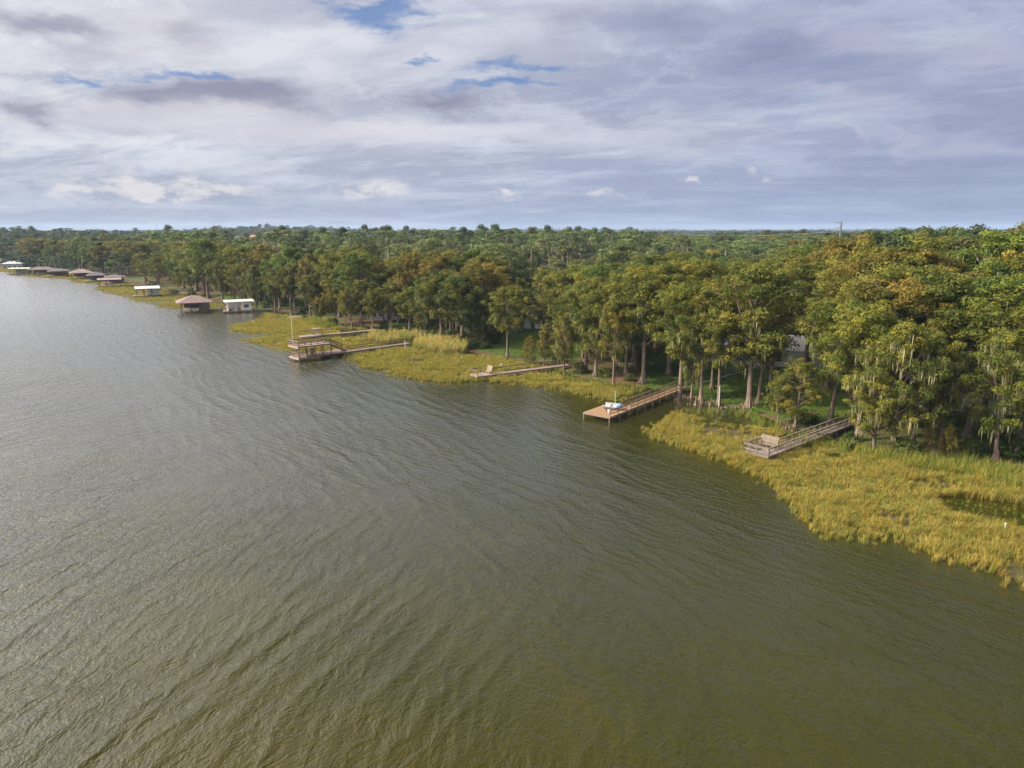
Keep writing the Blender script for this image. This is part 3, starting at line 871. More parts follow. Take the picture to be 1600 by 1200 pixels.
        for s in range(nst):
            o_ = Vector((rg.uniform(-1.2, 1.2), rg.uniform(-1.2, 1.2), 0)) * (s > 0)
            tb.tube([ax(t) + o_ * (t * 2 + .3) for t in (0, .2, .45, .7, .92)], [.36, .27, .23, .18, .07], sides)
        nt = 26 if lod == 1 else 42
        for i in range(nt):
            s = rg.random(); t = .58 + .42 * s
            L = (2.2 + 3.4 * math.sin(math.pi * min(1, s * .9 + .12))) * rg.uniform(.2, 1)
            a = i * 2.4
            c = ax(t) + Vector((math.cos(a) * L, math.sin(a) * L, 0)); c.z = H * (t - .03) - L * .18
            if i % 2 == 0: limb(ax(t - .12), c, .08, .03, 0, 2)
            sx = rg.uniform(1.0, 1.7)
            tufts.append((c.x, c.y, c.z, sx, sx * .6, rg.uniform(0, 1)))
        v, f, t = tuft_cards(tufts, 55 if lod == 1 else 110, .62 if lod == 1 else .4, r_)
        leafm = M['pine']
        low = [(q[0], q[1], q[2] - 1.2 * rg.random() * 3, q[3], q[4], q[5]) for q in tufts if q[2] < H * .9]
        mv, mf, mt = moss_strips(low, 40, .8, 2.8, .3 if lod == 1 else .18, r_, rg)
        bark = M['bark_pale']
    elif kind == 'shrub':
        for k in range(6):
            a = rg.uniform(0, 6.28)
            tb.tube([(0.5 * math.cos(a), .5 * math.sin(a), -.2), (2.5 * math.cos(a), 2.5 * math.sin(a), 7), (4.5 * math.cos(a), 4.5 * math.sin(a), 13)], [.5, .35, .15], 5)
        for i in range(38):
            a = rg.uniform(0, 6.283); cz = rg.uniform(0.05, 1); rr = math.sqrt(max(0, 1 - (cz - .25) ** 2)) * rg.uniform(.5, 1.0)
            sx = rg.uniform(2.2, 4.2)
            tufts.append((math.cos(a) * rr * 10, math.sin(a) * rr * 10, cz * 17, sx, sx * .8, rg.uniform(0, 1)))
        v, f, t = tuft_cards(tufts, 70, 1.5, r_)
        leafm = M['shrub']; mv = None; bark = M['bark_pale']
    out = {}
    me = bpy.data.meshes.new('crown'); me.from_pydata(v.tolist(), [], f.tolist())
    at = me.attributes.new('tint', 'FLOAT', 'POINT'); at.data.foreach_set('value', t.astype(np.float32))
    me.materials.append(leafm); out['crown'] = me
    me2 = tb.mesh('trunk', bark, True); out['trunk'] = me2
    if mv is not None and len(mv):
        me3 = bpy.data.meshes.new('hanging_moss'); me3.from_pydata(mv, [], mf)
        at = me3.attributes.new('tint', 'FLOAT', 'POINT'); at.data.foreach_set('value', np.asarray(mt, np.float32))
        me3.materials.append(M['moss']); out['hanging_moss'] = me3
    return out

LIB = {}
for kind, nh, nl in (('cypress', 6, 5), ('mossy', 3, 0), ('low', 2, 1), ('oak', 3, 4), ('pine', 1, 5), ('shrub', 3, 0)):
    LIB[kind] = ([make_tree(kind, 100 + i * 7 + len(kind), 0) for i in range(nh)], [make_tree(kind, 300 + i * 11 + len(kind), 1) for i in range(nl)])

TREE_NAME = {'cypress': ('cypress_tree', 'tree'), 'mossy': ('cypress_tree', 'tree'), 'low': ('cypress_tree', 'tree'), 'oak': ('oak_tree', 'tree'), 'pine': ('pine_tree', 'tree'), 'shrub': ('shrub', 'shrub')}
def plant(kind, x, y, h, wid=1.0, color=(1, 1, 1), lod=0, rz=None, idx=None, label=None, group=None, rg=random):
    libs = LIB[kind][lod] or LIB[kind][1 - lod]
    parts = libs[(idx if idx is not None else rg.randrange(len(libs))) % len(libs)]
    nm, cat = TREE_NAME[kind]
    z = max(T1(x, y), -0.25) - 0.05
    root = empty(nm, (x, y, z), rg.uniform(0, 6.28) if rz is None else rz, label, cat, group)
    s = h / 20.0
    root.scale = (s * wid, s * wid, s)
    for pn, me in parts.items():
        o = bpy.data.objects.new(pn, me)
        COL.objects.link(o)
        o.parent = root
        o.color = (*color, 1)
        if pn == 'hanging_moss': o['kind'] = 'stuff'
    return root

# trees of the front row, placed where the photograph shows their feet
FRONT = [
    # u, v(base), v(top), kind, width, colour, label
    (1170, 638, 415, 'cypress', 1.0, (1.0, 1.0, .9), 'tall cypress with thick pale trunk on the lawn edge between orange and grey docks'),
    (1123, 632, 470, 'cypress', .8, (1.0, 1.0, .9), 'cypress with slim pale trunk flaring into the pool beside the lawn'),
    (1095, 625, 455, 'cypress', .75, (1.05, 1.0, .9), 'slender cypress with pinkish trunk among the knees behind the orange dock'),
    (1080, 622, 500, 'mossy', .7, (1.0, 1.0, .9), 'short mossy cypress between the two pinkish trunks behind the orange dock'),
    (1062, 618, 440, 'cypress', .95, (1.0, 1.05, .9), 'cypress with straight pink brown trunk right beside the walkway of the orange dock'),
    (1112, 611, 440, 'cypress', .8, (1.1, 1.0, .9), 'cypress leaning slightly on the shaded lawn behind the pool'),
    (1184, 634, 445, 'cypress', .7, (1.0, .95, .9), 'thin cypress close behind the thick pale trunk at the lawn edge'),
    (1005, 600, 425, 'cypress', 1.05, (1.0, 1.0, .9), 'twin trunked cypress on the bank left of the orange dock walkway'),
    (978, 590, 430, 'cypress', .9, (.95, 1.0, .9), 'dark trunked cypress just behind the twin trunked one on the bank'),
    (958, 601, 470, 'cypress', .7, (1.1, 1.0, .95), 'cypress with thin white trunk at the edge of the green reeds'),
    (930, 589, 452, 'mossy', .9, (.95, 1.0, .9), 'broad mossy cypress with dark base right of the faded pink dock'),
    (915, 583, 440, 'cypress', 1.0, (.85, .9, .85), 'dark cypress clump at the landward end of the faded pink dock'),
    (881, 583, 490, 'mossy', .7, (1.1, 1.0, .95), 'grey mossy cypress standing in front of the faded pink dock end'),
    (850, 572, 505, 'mossy', .6, (1.15, 1.0, .9), 'small mossy cypress behind the rail of the faded pink dock'),
    (828, 569, 523, 'low', .55, (1.3, 1.0, .8), 'small rusty cypress standing in the water behind the faded pink dock'),
    (793, 559, 450, 'cypress', .95, (1.05, 1.05, .9), 'full cypress alone on the grassy point with thick pale trunk'),
    (1242, 668, 560, 'low', .85, (1.05, 1.0, .9), 'low spreading cypress with several bare crooked stems behind the grey dock'),
    (1215, 662, 585, 'mossy', .7, (1.0, 1.0, .9), 'small mossy cypress left of the low spreading one with curved grey stems'),
    (1296, 664, 470, 'cypress', .95, (1.0, 1.05, .9), 'cypress with bare reddish trunk at the landward end of the grey dock'),
    (1365, 706, 560, 'mossy', .95, (1.15, 1.1, .95), 'dense low cypress veiled in moss right of the grey dock walkway'),
    (1392, 712, 500, 'mossy', .9, (1.05, 1.05, .9), 'tall mossy cypress at the edge of the cattails right of the grey dock'),
    (1340, 690, 480, 'cypress', 1.0, (1.1, 1.15, .9), 'bright green leaning cypress over the end of the grey dock walkway'),
    (1448, 718, 660, 'low', .4, (1.3, 1.0, .8), 'small golden cypress bush beside the pale blue boat'),
    (1478, 722, 662, 'low', .42, (1.25, 1.0, .8), 'rounded small golden cypress right of the pale blue boat'),
    (1468, 705, 545, 'mossy', .75, (.95, .95, .85), 'gaunt mossy cypress standing above the two golden bushes'),
    (1555, 722, 520, 'mossy', .85, (1.0, 1.05, .9), 'moss hung cypress with ivy climbing its reddish trunk near the right edge'),
    (1592, 700, 470, 'mossy', 1.0, (1.05, 1.0, .9), 'big pale limbed cypress with long moss at the right edge'),
    (1425, 700, 520, 'cypress', .9, (.95, 1.0, .85), 'dark cypress behind the cattails left of the small golden bushes'),
    (1510, 690, 480, 'cypress', 1.0, (1.0, 1.05, .9), 'tall cypress shading the dark bank in front of the brown roofed house'),
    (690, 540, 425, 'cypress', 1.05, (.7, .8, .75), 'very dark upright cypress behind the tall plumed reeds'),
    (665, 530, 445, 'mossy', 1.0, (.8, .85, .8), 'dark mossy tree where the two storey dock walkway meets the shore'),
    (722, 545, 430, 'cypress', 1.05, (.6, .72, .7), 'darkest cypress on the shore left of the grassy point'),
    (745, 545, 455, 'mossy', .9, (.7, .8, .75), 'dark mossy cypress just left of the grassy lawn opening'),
    (640, 524, 450, 'cypress', 1.0, (.85, .95, .85), 'olive cypress above the landward end of the two storey dock'),
    (612, 515, 440, 'cypress', .95, (1.0, 1.0, .9), 'cypress with thin trunk behind the middle of the two storey dock walkway'),
    (582, 516, 452, 'cypress', .8, (1.05, 1.0, .9), 'slender cypress at the landward end of the second pier'),
    (566, 512, 435, 'cypress', .95, (1.0, .95, .9), 'olive cypress with pale trunk behind the middle of the second pier'),
    (550, 514, 448, 'cypress', .8, (1.05, .98, .9), 'reddish trunked cypress behind the second pier'),
    (540, 512, 455, 'cypress', .7, (1.1, 1.0, .9), 'thin pale cypress left of the reddish trunked one behind the second pier'),
    (503, 508, 462, 'cypress', .85, (1.2, 1.0, .9), 'rusty cypress with pale forked trunk at the marsh behind the two storey dock'),
    (525, 506, 450, 'cypress', .9, (1.15, 1.0, .9), 'golden brown cypress to the right of the rusty forked one'),
    (485, 494, 430, 'cypress', 1.0, (1.0, 1.0, .9), 'broad cypress behind the mast on the left marsh'),
    (455, 489, 412, 'cypress', 1.0, (1.0, .95, .9), 'tall cypress on the shore right of the flat roofed boathouse'),
    (430, 486, 425, 'cypress', 1.05, (.95, .95, .9), 'cypress directly behind the walkway of the flat roofed boathouse'),
    (400, 481, 415, 'mossy', 1.0, (.9, .95, .9), 'grey limbed mossy cypress right behind the flat roofed boathouse'),
    (375, 477, 412, 'cypress', 1.1, (1.05, 1.0, .9), 'wide cypress above the flat roofed boathouse'),
    (348, 472, 402, 'mossy', 1.05, (1.0, .98, .9), 'mossy cypress between the hip roofed and flat roofed boathouses'),
    (326, 470, 372, 'cypress', 1.15, (.8, .95, .85), 'tallest dark cypress on the left shore behind the hip roofed boathouse'),
    (300, 464, 420, 'cypress', .8, (.85, .95, .9), 'mid green cypress above the roof peak of the hip roofed boathouse'),
    (280, 460, 425, 'cypress', .6, (1.2, 1.1, .9), 'small yellow olive cypress left of the hip roofed boathouse'),
    (268, 461, 449, 'shrub', .9, (1.3, .8, 1.0), 'lone brownish shrub on the marsh left of the hip roofed boathouse'),
    (320, 466, 457, 'shrub', 1.0, (1.8, 1.1, .9), 'tan shrub on the marsh right of the hip roofed boathouse'),
    (250, 455, 400, 'cypress', 1.1, (.95, .9, .85), 'cypress behind the white roofed open boathouse'),
    (228, 448, 395, 'cypress', 1.0, (1.0, .95, .9), 'cypress left of and behind the white roofed open boathouse'),
    (455, 497, 470, 'pine', .4, (.6, .7, .7), 'small dark tree standing alone in the left marsh by the mast'),
    (1205, 604, 430, 'cypress', 1.0, (1.0, 1.0, .9), 'olive cypress on the shaded lawn before the long white house, left trunk'),
    (1256, 598, 420, 'cypress', 1.1, (1.0, 1.0, .9), 'thick dark trunked cypress before the long white house'),
    (1150, 590, 420, 'cypress', 1.05, (1.05, 1.0, .9), 'broad cypress on the back of the lawn before the pale roofed white house'),
    (1085, 582, 415, 'cypress', 1.05, (1.1, 1.0, .9), 'golden cypress on the back of the lawn above the orange dock walkway'),
    (1045, 590, 420, 'cypress', 1.0, (.95, 1.0, .9), 'green cypress on the lawn behind the twin trunked cypress'),
    (1290, 620, 440, 'cypress', 1.1, (1.0, 1.0, .9), 'cypress on the dark lawn behind the bare reddish trunk'),
    (848, 538, 436, 'mossy', 1.1, (.95, .95, .95), 'grey mossy cypress before the right end of the glimpsed white house'),
    (880, 548, 425, 'cypress', 1.1, (1.0, 1.0, .9), 'olive cypress at the right end of the green lawn opening'),
    (815, 524, 440, 'mossy', .75, (.8, .85, .85), 'dark mossy tree in front of the glimpsed white house'),
    (600, 506, 430, 'mossy', 1.0, (.95, .95, .9), 'mossy cypress in front of the low pale house in the shade'),
    (622, 508, 432, 'cypress', 1.0, (.9, .95, .9), 'dark olive cypress right of the low pale house in the shade'),
]
rg = random.Random(21)
occupied = []
for (u, v, vt, kind, wid, colr, lab) in FRONT:
    x, y = g(u, v)
    dist = math.hypot(x, y)
    f_ = math.atan((600 - vt) / F_PX) - PITCH
    h = CAM_H + y * math.tan(f_)
    h = max(h, 1.5)
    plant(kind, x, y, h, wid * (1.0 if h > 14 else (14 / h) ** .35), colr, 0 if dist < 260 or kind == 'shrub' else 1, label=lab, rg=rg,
          group='shrubs on the shore' if kind == 'shrub' else 'trees of the front row along the shore')
    occupied.append((x, y, 3.0 if h < 12 else 4.2))

# houses are laid out first so that no tree grows through them: x, y, half size
HOUSE_SPOTS = []
def hs(u, v, z, r): p = g(u, v, z); HOUSE_SPOTS.append((p[0], p[1], r)); return p
H_WHITE = hs(1235, 560, 2, 8); H_WHITE2 = hs(1140, 552, 2, 6); H_LEFT = hs(826, 505, 2, 6); H_BROWN = hs(1500, 628, 1.5, 8)
H_BLUE = hs(606, 495, 1.2, 4); H_FAR1 = hs(980, 418, 3, 14); H_FAR2 = hs(806, 446, 2, 11)

HOLE_TREES = LAWNS[0:1] + LAWNS[1:2]
OCC = np.array([(a, b, c) for a, b, c in occupied] + [(a, b, c) for a, b, c in HOUSE_SPOTS])
cand = []
def ring(rmin, rmax, s, half_az):
    n = int(rmax / s) + 1
    X, Y = np.meshgrid(np.arange(-n, n + 1) * float(s), np.arange(0, n + 1) * s * .9)
    X[::2] += s / 2
    X = X + nr.uniform(-.38, .38, X.shape) * s; Y = Y + nr.uniform(-.38, .38, Y.shape) * s
    r = np.hypot(X, Y); az = np.degrees(np.arctan2(X, Y))
    ok = (r >= rmin) & (r < rmax) & (np.abs(az) < half_az)
    X, Y = X[ok], Y[ok]
    ok = landdist(X, Y) > 2.5
    X, Y = X[ok], Y[ok]
    for a, b, c in OCC:
        k = np.hypot(X - a, Y - b) > c
        X, Y = X[k], Y[k]
    for q in HOLE_TREES:
        k = ~inpoly(X, Y, q)
        X, Y = X[k], Y[k]
    return X, Y
near = [ring(60, 300, 6.6, 46), ring(300, 620, 13, 43)]
NX = np.concatenate([a for a, _ in near]); NY = np.concatenate([b for _, b in near])
NZ = terr(NX, NY)
ND = landdist(NX, NY)
order = np.argsort(np.hypot(NX, NY))
cover = np.full(200, 900.0)     # highest thing seen so far in each 10 px column of the picture
recs = []
for i in order:
    x, y, z = NX[i], NY[i], NZ[i]
    r = math.hypot(x, y); u0 = proj(x, y, z + 12)[0]
    d = ND[i]
    n = vnoise(np.array([x]), np.array([y]), 60, 4)[0]
    rr = rg.random()
    if d < 22: kind = 'cypress' if rr < .85 else 'oak'
    elif u0 > 1000 and r < 260: kind = 'cypress' if rr < .88 else 'oak'
    elif r > 290: kind = 'pine' if rr < .34 + .5 * (n > .45) else ('oak' if rr < .9 else 'cypress')
    else: kind = 'oak' if rr < .55 else ('cypress' if rr < .82 else 'pine')
    h = rg.uniform(14.5, 19.5)
    if kind == 'oak': h = rg.uniform(11.5, 15.5)
    if kind == 'pine': h = rg.uniform(16.5, 23.5)
    if kind == 'cypress' and u0 > 1230: h += 3.0 + (3.0 if u0 > 1400 else 1.2) * min(1, d / 30)
    if r > 260 and d > 30: h = min(h * rg.uniform(.85, 1.28), 25 if u0 < 1000 else 20)
    if 420 < u0 < 960 and d > 20 and r > 235:
        # low oaks, and behind them a grove of tall bare trunked trees
        if r < 385:
            kind = 'oak' if rr < .8 else 'cypress'; h = rg.uniform(8.5, 12.5)
        elif r < 480:
            kind = 'pine' if rr < .9 else 'oak'; h = rg.uniform(21, 25.5) if kind == 'pine' else 17
    if d < 8 and r < 200: h *= .85
    if r > 200 and d < 25 and kind == 'cypress': h *= 1.08
    top_k = 1.1 if kind == 'oak' else .98
    u, vt = proj(x, y, z + h * top_k)
    if r < 290 and u > 830:
        lim = float(np.interp(u, [830, 900, 1000, 1060, 1100, 1180, 1220, 1290, 1340, 1450, 1520, 1580, 1650], [428, 415, 411, 391, 406, 409, 399, 379, 369, 371, 371, 361, 359])) + rg.uniform(-3, 7)
        if vt < lim:
            h = max(8.0, h - (lim - vt) * y / F_PX * 1.03)
            vt = proj(x, y, z + h * top_k)[1]
    w = F_PX * h * .28 / r
    if u < -60 or u > 1670:
        vis = 0 if (u < -150 or u > 1760) else 1.5
    else:
        a, b = int(max(0, min(1599, u - w)) // 8), int(max(0, min(1599, u + w)) // 8)
        seen = np.clip(cover[a:b + 1] - vt, 0, 60)
        vis = float(seen.sum()) * 8
        cover[a:b + 1] = np.minimum(cover[a:b + 1], vt + 3)
    recs.append([vis, x, y, z, h, kind, u, vt, r, d])
recs.sort(key=lambda q: -q[0])
quota = {'cypress': 250, 'oak': 200, 'pine': 190}
chosen, rest = [], []
for q in recs:
    if quota[q[5]] > 0 and q[0] > 60:
        quota[q[5]] -= 1
        chosen.append(q)
    else:
        rest.append(q)

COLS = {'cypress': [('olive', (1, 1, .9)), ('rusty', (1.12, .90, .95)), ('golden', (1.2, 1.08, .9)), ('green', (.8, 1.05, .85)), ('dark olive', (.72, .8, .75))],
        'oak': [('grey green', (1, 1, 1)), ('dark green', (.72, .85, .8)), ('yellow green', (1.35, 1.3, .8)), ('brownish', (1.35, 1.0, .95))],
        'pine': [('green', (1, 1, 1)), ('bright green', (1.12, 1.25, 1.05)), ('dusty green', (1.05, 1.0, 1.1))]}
ZONES = [(0, 200, 'the far left boathouses'), (200, 340, 'the hip roofed boathouse'), (340, 450, 'the flat roofed boathouse'), (450, 640, 'the two storey dock'), (640, 760, 'the plumed reeds'),
         (760, 900, 'the faded pink dock'), (900, 1070, 'the orange dock'), (1070, 1190, 'the lawn pool'), (1190, 1340, 'the grey dock'), (1340, 1480, 'the small golden bushes'), (1480, 1800, 'the right hand house')]
DEPTH = [(0, 14, 'by the shore behind'), (14, 40, 'a few rows behind'), (40, 90, 'well behind'), (90, 180, 'deep in the woods beyond'), (180, 1e9, 'far inland beyond')]
NUM = ['first', 'second', 'third', 'fourth', 'fifth', 'sixth', 'seventh', 'eighth', 'ninth', 'tenth', 'eleventh', 'twelfth', 'thirteenth', 'fourteenth', 'fifteenth', 'sixteenth', 'seventeenth', 'eighteenth', 'nineteenth', 'twentieth']
buckets = {}
for q in chosen:
    pal = COLS[q[5]]
    wts = [4, 2, 2, 3, 2][:len(pal)] if q[5] == 'cypress' else [3] * len(pal)
    cn, cc = rg.choices(pal, wts)[0]
    if q[5] == 'cypress' and 1230 < q[6] < 1480 and q[7] < 440 and rg.random() < .35: cn, cc = pal[1]
    if q[5] == 'cypress' and q[9] < 40 and rg.random() < (.5 if q[6] > 1280 else .22): cn = 'mossy ' + cn
    zone = next((z_[2] for z_ in ZONES if z_[0] <= q[6] < z_[1]), ZONES[0][2] if q[6] < 0 else ZONES[-1][2])
    dep = next(z_[2] for z_ in DEPTH if z_[0] <= q[9] < z_[1])
    buckets.setdefault((cn, q[5], dep, zone), []).append((q, cc))
DEPTH_GROUP = {d[2]: d[2] for d in DEPTH}
for (cn, kd, dep, zone), items in buckets.items():
    items.sort(key=lambda t: t[0][6])
    for k, (q, cc) in enumerate(items):
        _, x, y, z, h, kind, u, vt, r, d = q
        if len(items) == 1: lab = f'{cn} {kind} {dep} {zone}'
        elif k < len(NUM): lab = f'{NUM[k]} {cn} {kind} from left {dep} {zone}'
        else: lab = f'{NUM[k - len(NUM)]} {cn} {kind} past the twentieth {dep} {zone}'
        j = rg.uniform(.88, 1.12)
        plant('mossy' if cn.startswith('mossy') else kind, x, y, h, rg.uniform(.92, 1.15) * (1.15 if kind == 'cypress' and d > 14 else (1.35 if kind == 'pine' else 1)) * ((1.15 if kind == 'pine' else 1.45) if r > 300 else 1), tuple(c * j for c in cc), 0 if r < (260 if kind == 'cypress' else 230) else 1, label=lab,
              group=f'{kind} trees in the woods behind the shore', rg=rg)

# shrubs along the bank
SHRUBS = [(1205, 640, 2.2, 'green'), (1180, 646, 1.2, 'bright green'), (1262, 664, 2.0, 'dark'), (1285, 690, 1.6, 'green'), (1330, 702, 2.4, 'dark'), (1410, 714, 2.6, 'grey green'), (1432, 717, 1.8, 'dark'),
          (1520, 716, 2.4, 'dark'), (1580, 720, 2.8, 'dark'), (945, 590, 1.8, 'green'), (905, 585, 2.2, 'dark'), (985, 597, 1.6, 'green'), (870, 566, 2.2, 'dark'), (730, 545, 3.2, 'dark'), (705, 538, 3.4, 'dark'),
          (675, 532, 3.0, 'olive'), (690, 534, 2.6, 'yellow green'), (600, 513, 2.4, 'dark'), (470, 491, 3.0, 'dark'), (415, 483, 3.0, 'grey green'), (385, 478, 3.0, 'dark'), (300, 463, 3.2, 'dark'), (240, 449, 3.6, 'dark'),
          (520, 508, 2.6, 'grey'), (756, 546, 2.6, 'dark'), (770, 540, 3.0, 'dark')]
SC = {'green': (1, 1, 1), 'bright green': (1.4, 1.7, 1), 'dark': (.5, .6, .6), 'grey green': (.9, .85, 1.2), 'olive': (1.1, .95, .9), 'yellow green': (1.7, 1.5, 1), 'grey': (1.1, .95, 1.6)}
WHERE = ['behind the grey dock by the lawn', 'at the foot of the thick pale trunk', 'under the low spreading cypress', 'beside the end of the grey dock', 'at the base of the moss veiled cypress', 'left of the pale blue boat among cattails',
         'just left of the small golden bushes', 'on the dark bank left of the ivy clad trunk', 'on the dark bank at the right edge', 'between the white trunk and the mossy cypress', 'at the end of the faded pink dock', 'below the twin trunked cypress',
         'on the bank above the faded pink dock', 'behind the right end of the plumed reeds', 'behind the middle of the plumed reeds', 'where the two storey dock walkway ends', 'above the left end of the plumed reeds', 'between trunks behind the second pier',
         'below the tall cypress right of the flat roofed boathouse', 'at the landward end of the flat roofed boathouse walkway', 'right behind the flat roofed boathouse', 'behind the hip roofed boathouse', 'behind the white roofed open boathouse',
         'at the marsh edge left of the second pier trunks', 'in the shade left of the lawn opening', 'at the back of the shade beside the lawn opening']
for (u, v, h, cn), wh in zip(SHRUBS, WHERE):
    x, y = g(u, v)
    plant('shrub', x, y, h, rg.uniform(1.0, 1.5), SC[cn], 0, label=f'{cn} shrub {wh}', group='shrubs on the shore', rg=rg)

# ------------------------------------------------------------------ the woods beyond: one mass of stuff
def far_template(name, seed, kind, per=46, size=.85):
    r_ = np.random.default_rng(seed); rg2 = random.Random(seed)
    tufts = []; tb = MB()
    if kind == 'round':
        for i in range(26):
            a = rg2.uniform(0, 6.28); cz = rg2.random(); rr = math.sqrt(1 - cz * cz * .9) * rg2.uniform(.5, 1)
            tufts.append((math.cos(a) * rr * 6.5, math.sin(a) * rr * 6.5, 4 + cz * 9, 2.2, 1.5, rg2.random()))
        tb.tube([(0, 0, -1), (0, 0, 6)], [.2, .15], 4)
    else:
        tb.tube([(0, 0, -1), (0, 0, 8), (.3, 0, 17)], [.15, .12, .06], 4)
        for i in range(13):
            a = i * 2.4; s = rg2.random(); L = (1 + 3 * math.sin(math.pi * min(1, s + .1))) * rg2.random()
            tufts.append((math.cos(a) * L, math.sin(a) * L, 11 + 7.5 * s, 1.7, 1.2, rg2.random()))
    v, f, t = tuft_cards(tufts, per, size, r_, 0.35)
    n0 = len(v)
    v = np.concatenate([v, np.array(tb.v)])
    fl = f.tolist() + [tuple(i + n0 for i in q) for q in tb.f]
    t = np.concatenate([t, np.full(len(tb.v), .1)])
    return template(name, v, fl, M['far'], t)
FAR = [far_template('round_crown', 1, 'round'), far_template('round_crown', 2, 'round'), far_template('round_crown', 3, 'round'), far_template('tall_crown', 4, 'tall'), far_template('tall_crown', 5, 'tall')]

px, py, sc_ = [], [], []
for rmin, rmax, s, wid in ((620, 1100, 12.5, 1.45), (1100, 2000, 20, 1.8), (2000, 3600, 32, 2.4), (3600, 6300, 58, 3.6)):
    X, Y = ring(rmin, rmax, s, 41)
    n = vnoise(X, Y, 90, 9)
    h = ((0.62 if rmax < 1200 else 0.48) + .52 * n) * nr.uniform(.7, 1.2, X.shape)
    px.append(X); py.append(Y); sc_.append(np.stack([wid * nr.uniform(.85, 1.2, X.shape), wid * nr.uniform(.85, 1.2, X.shape), h], 1))
px, py, sc_ = np.concatenate(px), np.concatenate(py), np.concatenate(sc_)
azf = np.degrees(np.arctan2(px, py)); rf = np.hypot(px, py)
town = (azf > -24.5) & (azf < -17) & (rf > 800) & (rf < 1750)
keep = ~town | (nr.uniform(0, 1, px.shape) < .25)
sc_[town, 2] *= .48
px, py, sc_ = px[keep], py[keep], sc_[keep]
pz = terr(px, py)
rot0 = np.stack([0 * px, 0 * px, nr.uniform(0, 6.28, px.shape)], 1)
instancer('distant_woods', np.stack([px, py, pz - .3], 1), rot0, sc_, FAR, label='distant woods reaching to the horizon')
# the remaining trees of the near and middle woods, those the picture shows least of
rest = [q for q in rest]
P_ = np.array([(q[1], q[2], q[3] - .2) for q in rest])
S_ = np.array([(1.0 * q[4] / 17, 1.0 * q[4] / 17, q[4] / 17) for q in rest])
instancer('hidden_woods', P_, np.stack([0 * P_[:, 0], 0 * P_[:, 0], nr.uniform(0, 6.28, len(P_))], 1), S_, [far_template('woods_crown', 20 + i, 'round' if i < 3 else 'tall', 130, .46) for i in range(5)], label='trees crowded between and behind the nearer crowns')

# ------------------------------------------------------------------ docks
def deck_mesh(mb, x0, x1, y0, y1, z, across, rg_, bw=.14, gap=.012, th=.04):
    """boards running across (y) or along (x)"""
    if across:
        x = x0
        while x < x1 - .05:
            mb.box(x, min(x + bw, x1), y0 + rg_.uniform(-.02, .02), y1 + rg_.uniform(-.02, .02), z - th, z + rg_.uniform(0, .006)); x += bw + gap
    else:
        y = y0
        while y < y1 - .05:
            mb.box(x0, x1, y, min(y + bw, y1), z - th, z + rg_.uniform(0, .006)); y += bw + gap

def make_dock(name, label, O, ang, z, decks, rails, woods, cat='dock', post_w=.11, pile_step=2.4, rail_n=2, rail_h=1.0):
    rg_ = random.Random(len(label))
    boards, frame, railw = woods
    root = empty(name, (O[0], O[1], 0), R(ang), label, cat)
    dk = MB()
    for (x0, x1, y0, y1, across) in decks:
        deck_mesh(dk, x0, x1, y0, y1, z, across, rg_)
    o = dk.build('deck_boards', boards, root); o['kind'] = 'stuff'
    post = MB().box(-post_w / 2, post_w / 2, -post_w / 2, post_w / 2, 0, 1).mesh('pile', frame)
    for (x0, x1, y0, y1, across) in decks:
        fr_ = MB()
        for y in (y0, y1 - .05): fr_.box(x0, x1, y, y + .05, z - .24, z - .045)
        for x in (x0, x1 - .05): fr_.box(x, x + .05, y0 + .052, y1 - .052, z - .24, z - .045)
        fr_.build('beam', frame, root)
        n = max(1, round((x1 - x0) / pile_step))
        for i in range(n + 1):
            for y in (y0 + .12, y1 - .12):
                x = x0 + .08 + (x1 - x0 - .16) * i / n
                put('pile', post, root, (x, y, -1.0), sc=(1, 1, z - .05 + 1.0))
    rp = MB().box(-.045, .045, -.045, .045, 0, 1).mesh('post', railw)
    for (x0, y0, x1, y1, n) in rails:
        for i in range(n + 1):
            t = i / n
            put('post', rp, root, (x0 + (x1 - x0) * t, y0 + (y1 - y0) * t, z - .2), sc=(1, 1, rail_h + .2))
        dx, dy = x1 - x0, y1 - y0
        L = math.hypot(dx, dy); nx, ny = -dy / L * .068, dx / L * .068
        for k in range(rail_n):
            zz = z + rail_h * (k + 1) / rail_n - .10
            for i in range(n):
                ta, tb_ = i / n, (i + 1) / n
                MB().bar((x0 + dx * ta + nx, y0 + dy * ta + ny, zz), (x0 + dx * tb_ + nx, y0 + dy * tb_ + ny, zz), .035, .105).build('rail', railw, root)
        MB().bar((x0, y0, z + rail_h + .022), (x1, y1, z + rail_h + .022), .14, .04).build('cap_rail', railw, root)
    return root

def bench(name, label, O, ang, z, x, y, rot, L, wood, back=True):
    """bench with slatted seat and back; faces its local -x"""
    c, s = math.cos(R(ang)), math.sin(R(ang))
    root = empty(name, (O[0] + c * x - s * y, O[1] + s * x + c * y, z), R(ang + rot), label, 'bench', 'benches on the docks')
    sl = MB().box(-.045, .045, -L / 2, L / 2, 0, .04).mesh('slat', wood)
    for i in range(4):
        o = put('seat_slat', sl, root, (-.2 + i * .12, 0, .43))
    if back:
        bs = MB().box(-.07, .07, -L / 2, L / 2, 0, .04).mesh('back_slat', wood)
        for i in range(5):
            o = put('back_slat', bs, root, (.27 + i * .06, 0, .60 + i * .19)); o.rotation_euler = (0, R(-73), 0)
    for yy in (-L / 2 + .12, 0, L / 2 - .12):
        MB().box(-.22, -.14, yy - .04, yy + .04, .006, .425).build('leg', wood, root)
        MB().bar((.19, yy, .006), (.58, yy, 1.46), .08, .07).build('back_post', wood, root)
        MB().box(-.24, .2, yy - .038, yy + .038, .33, .42).build('arm', wood, root)
    return root

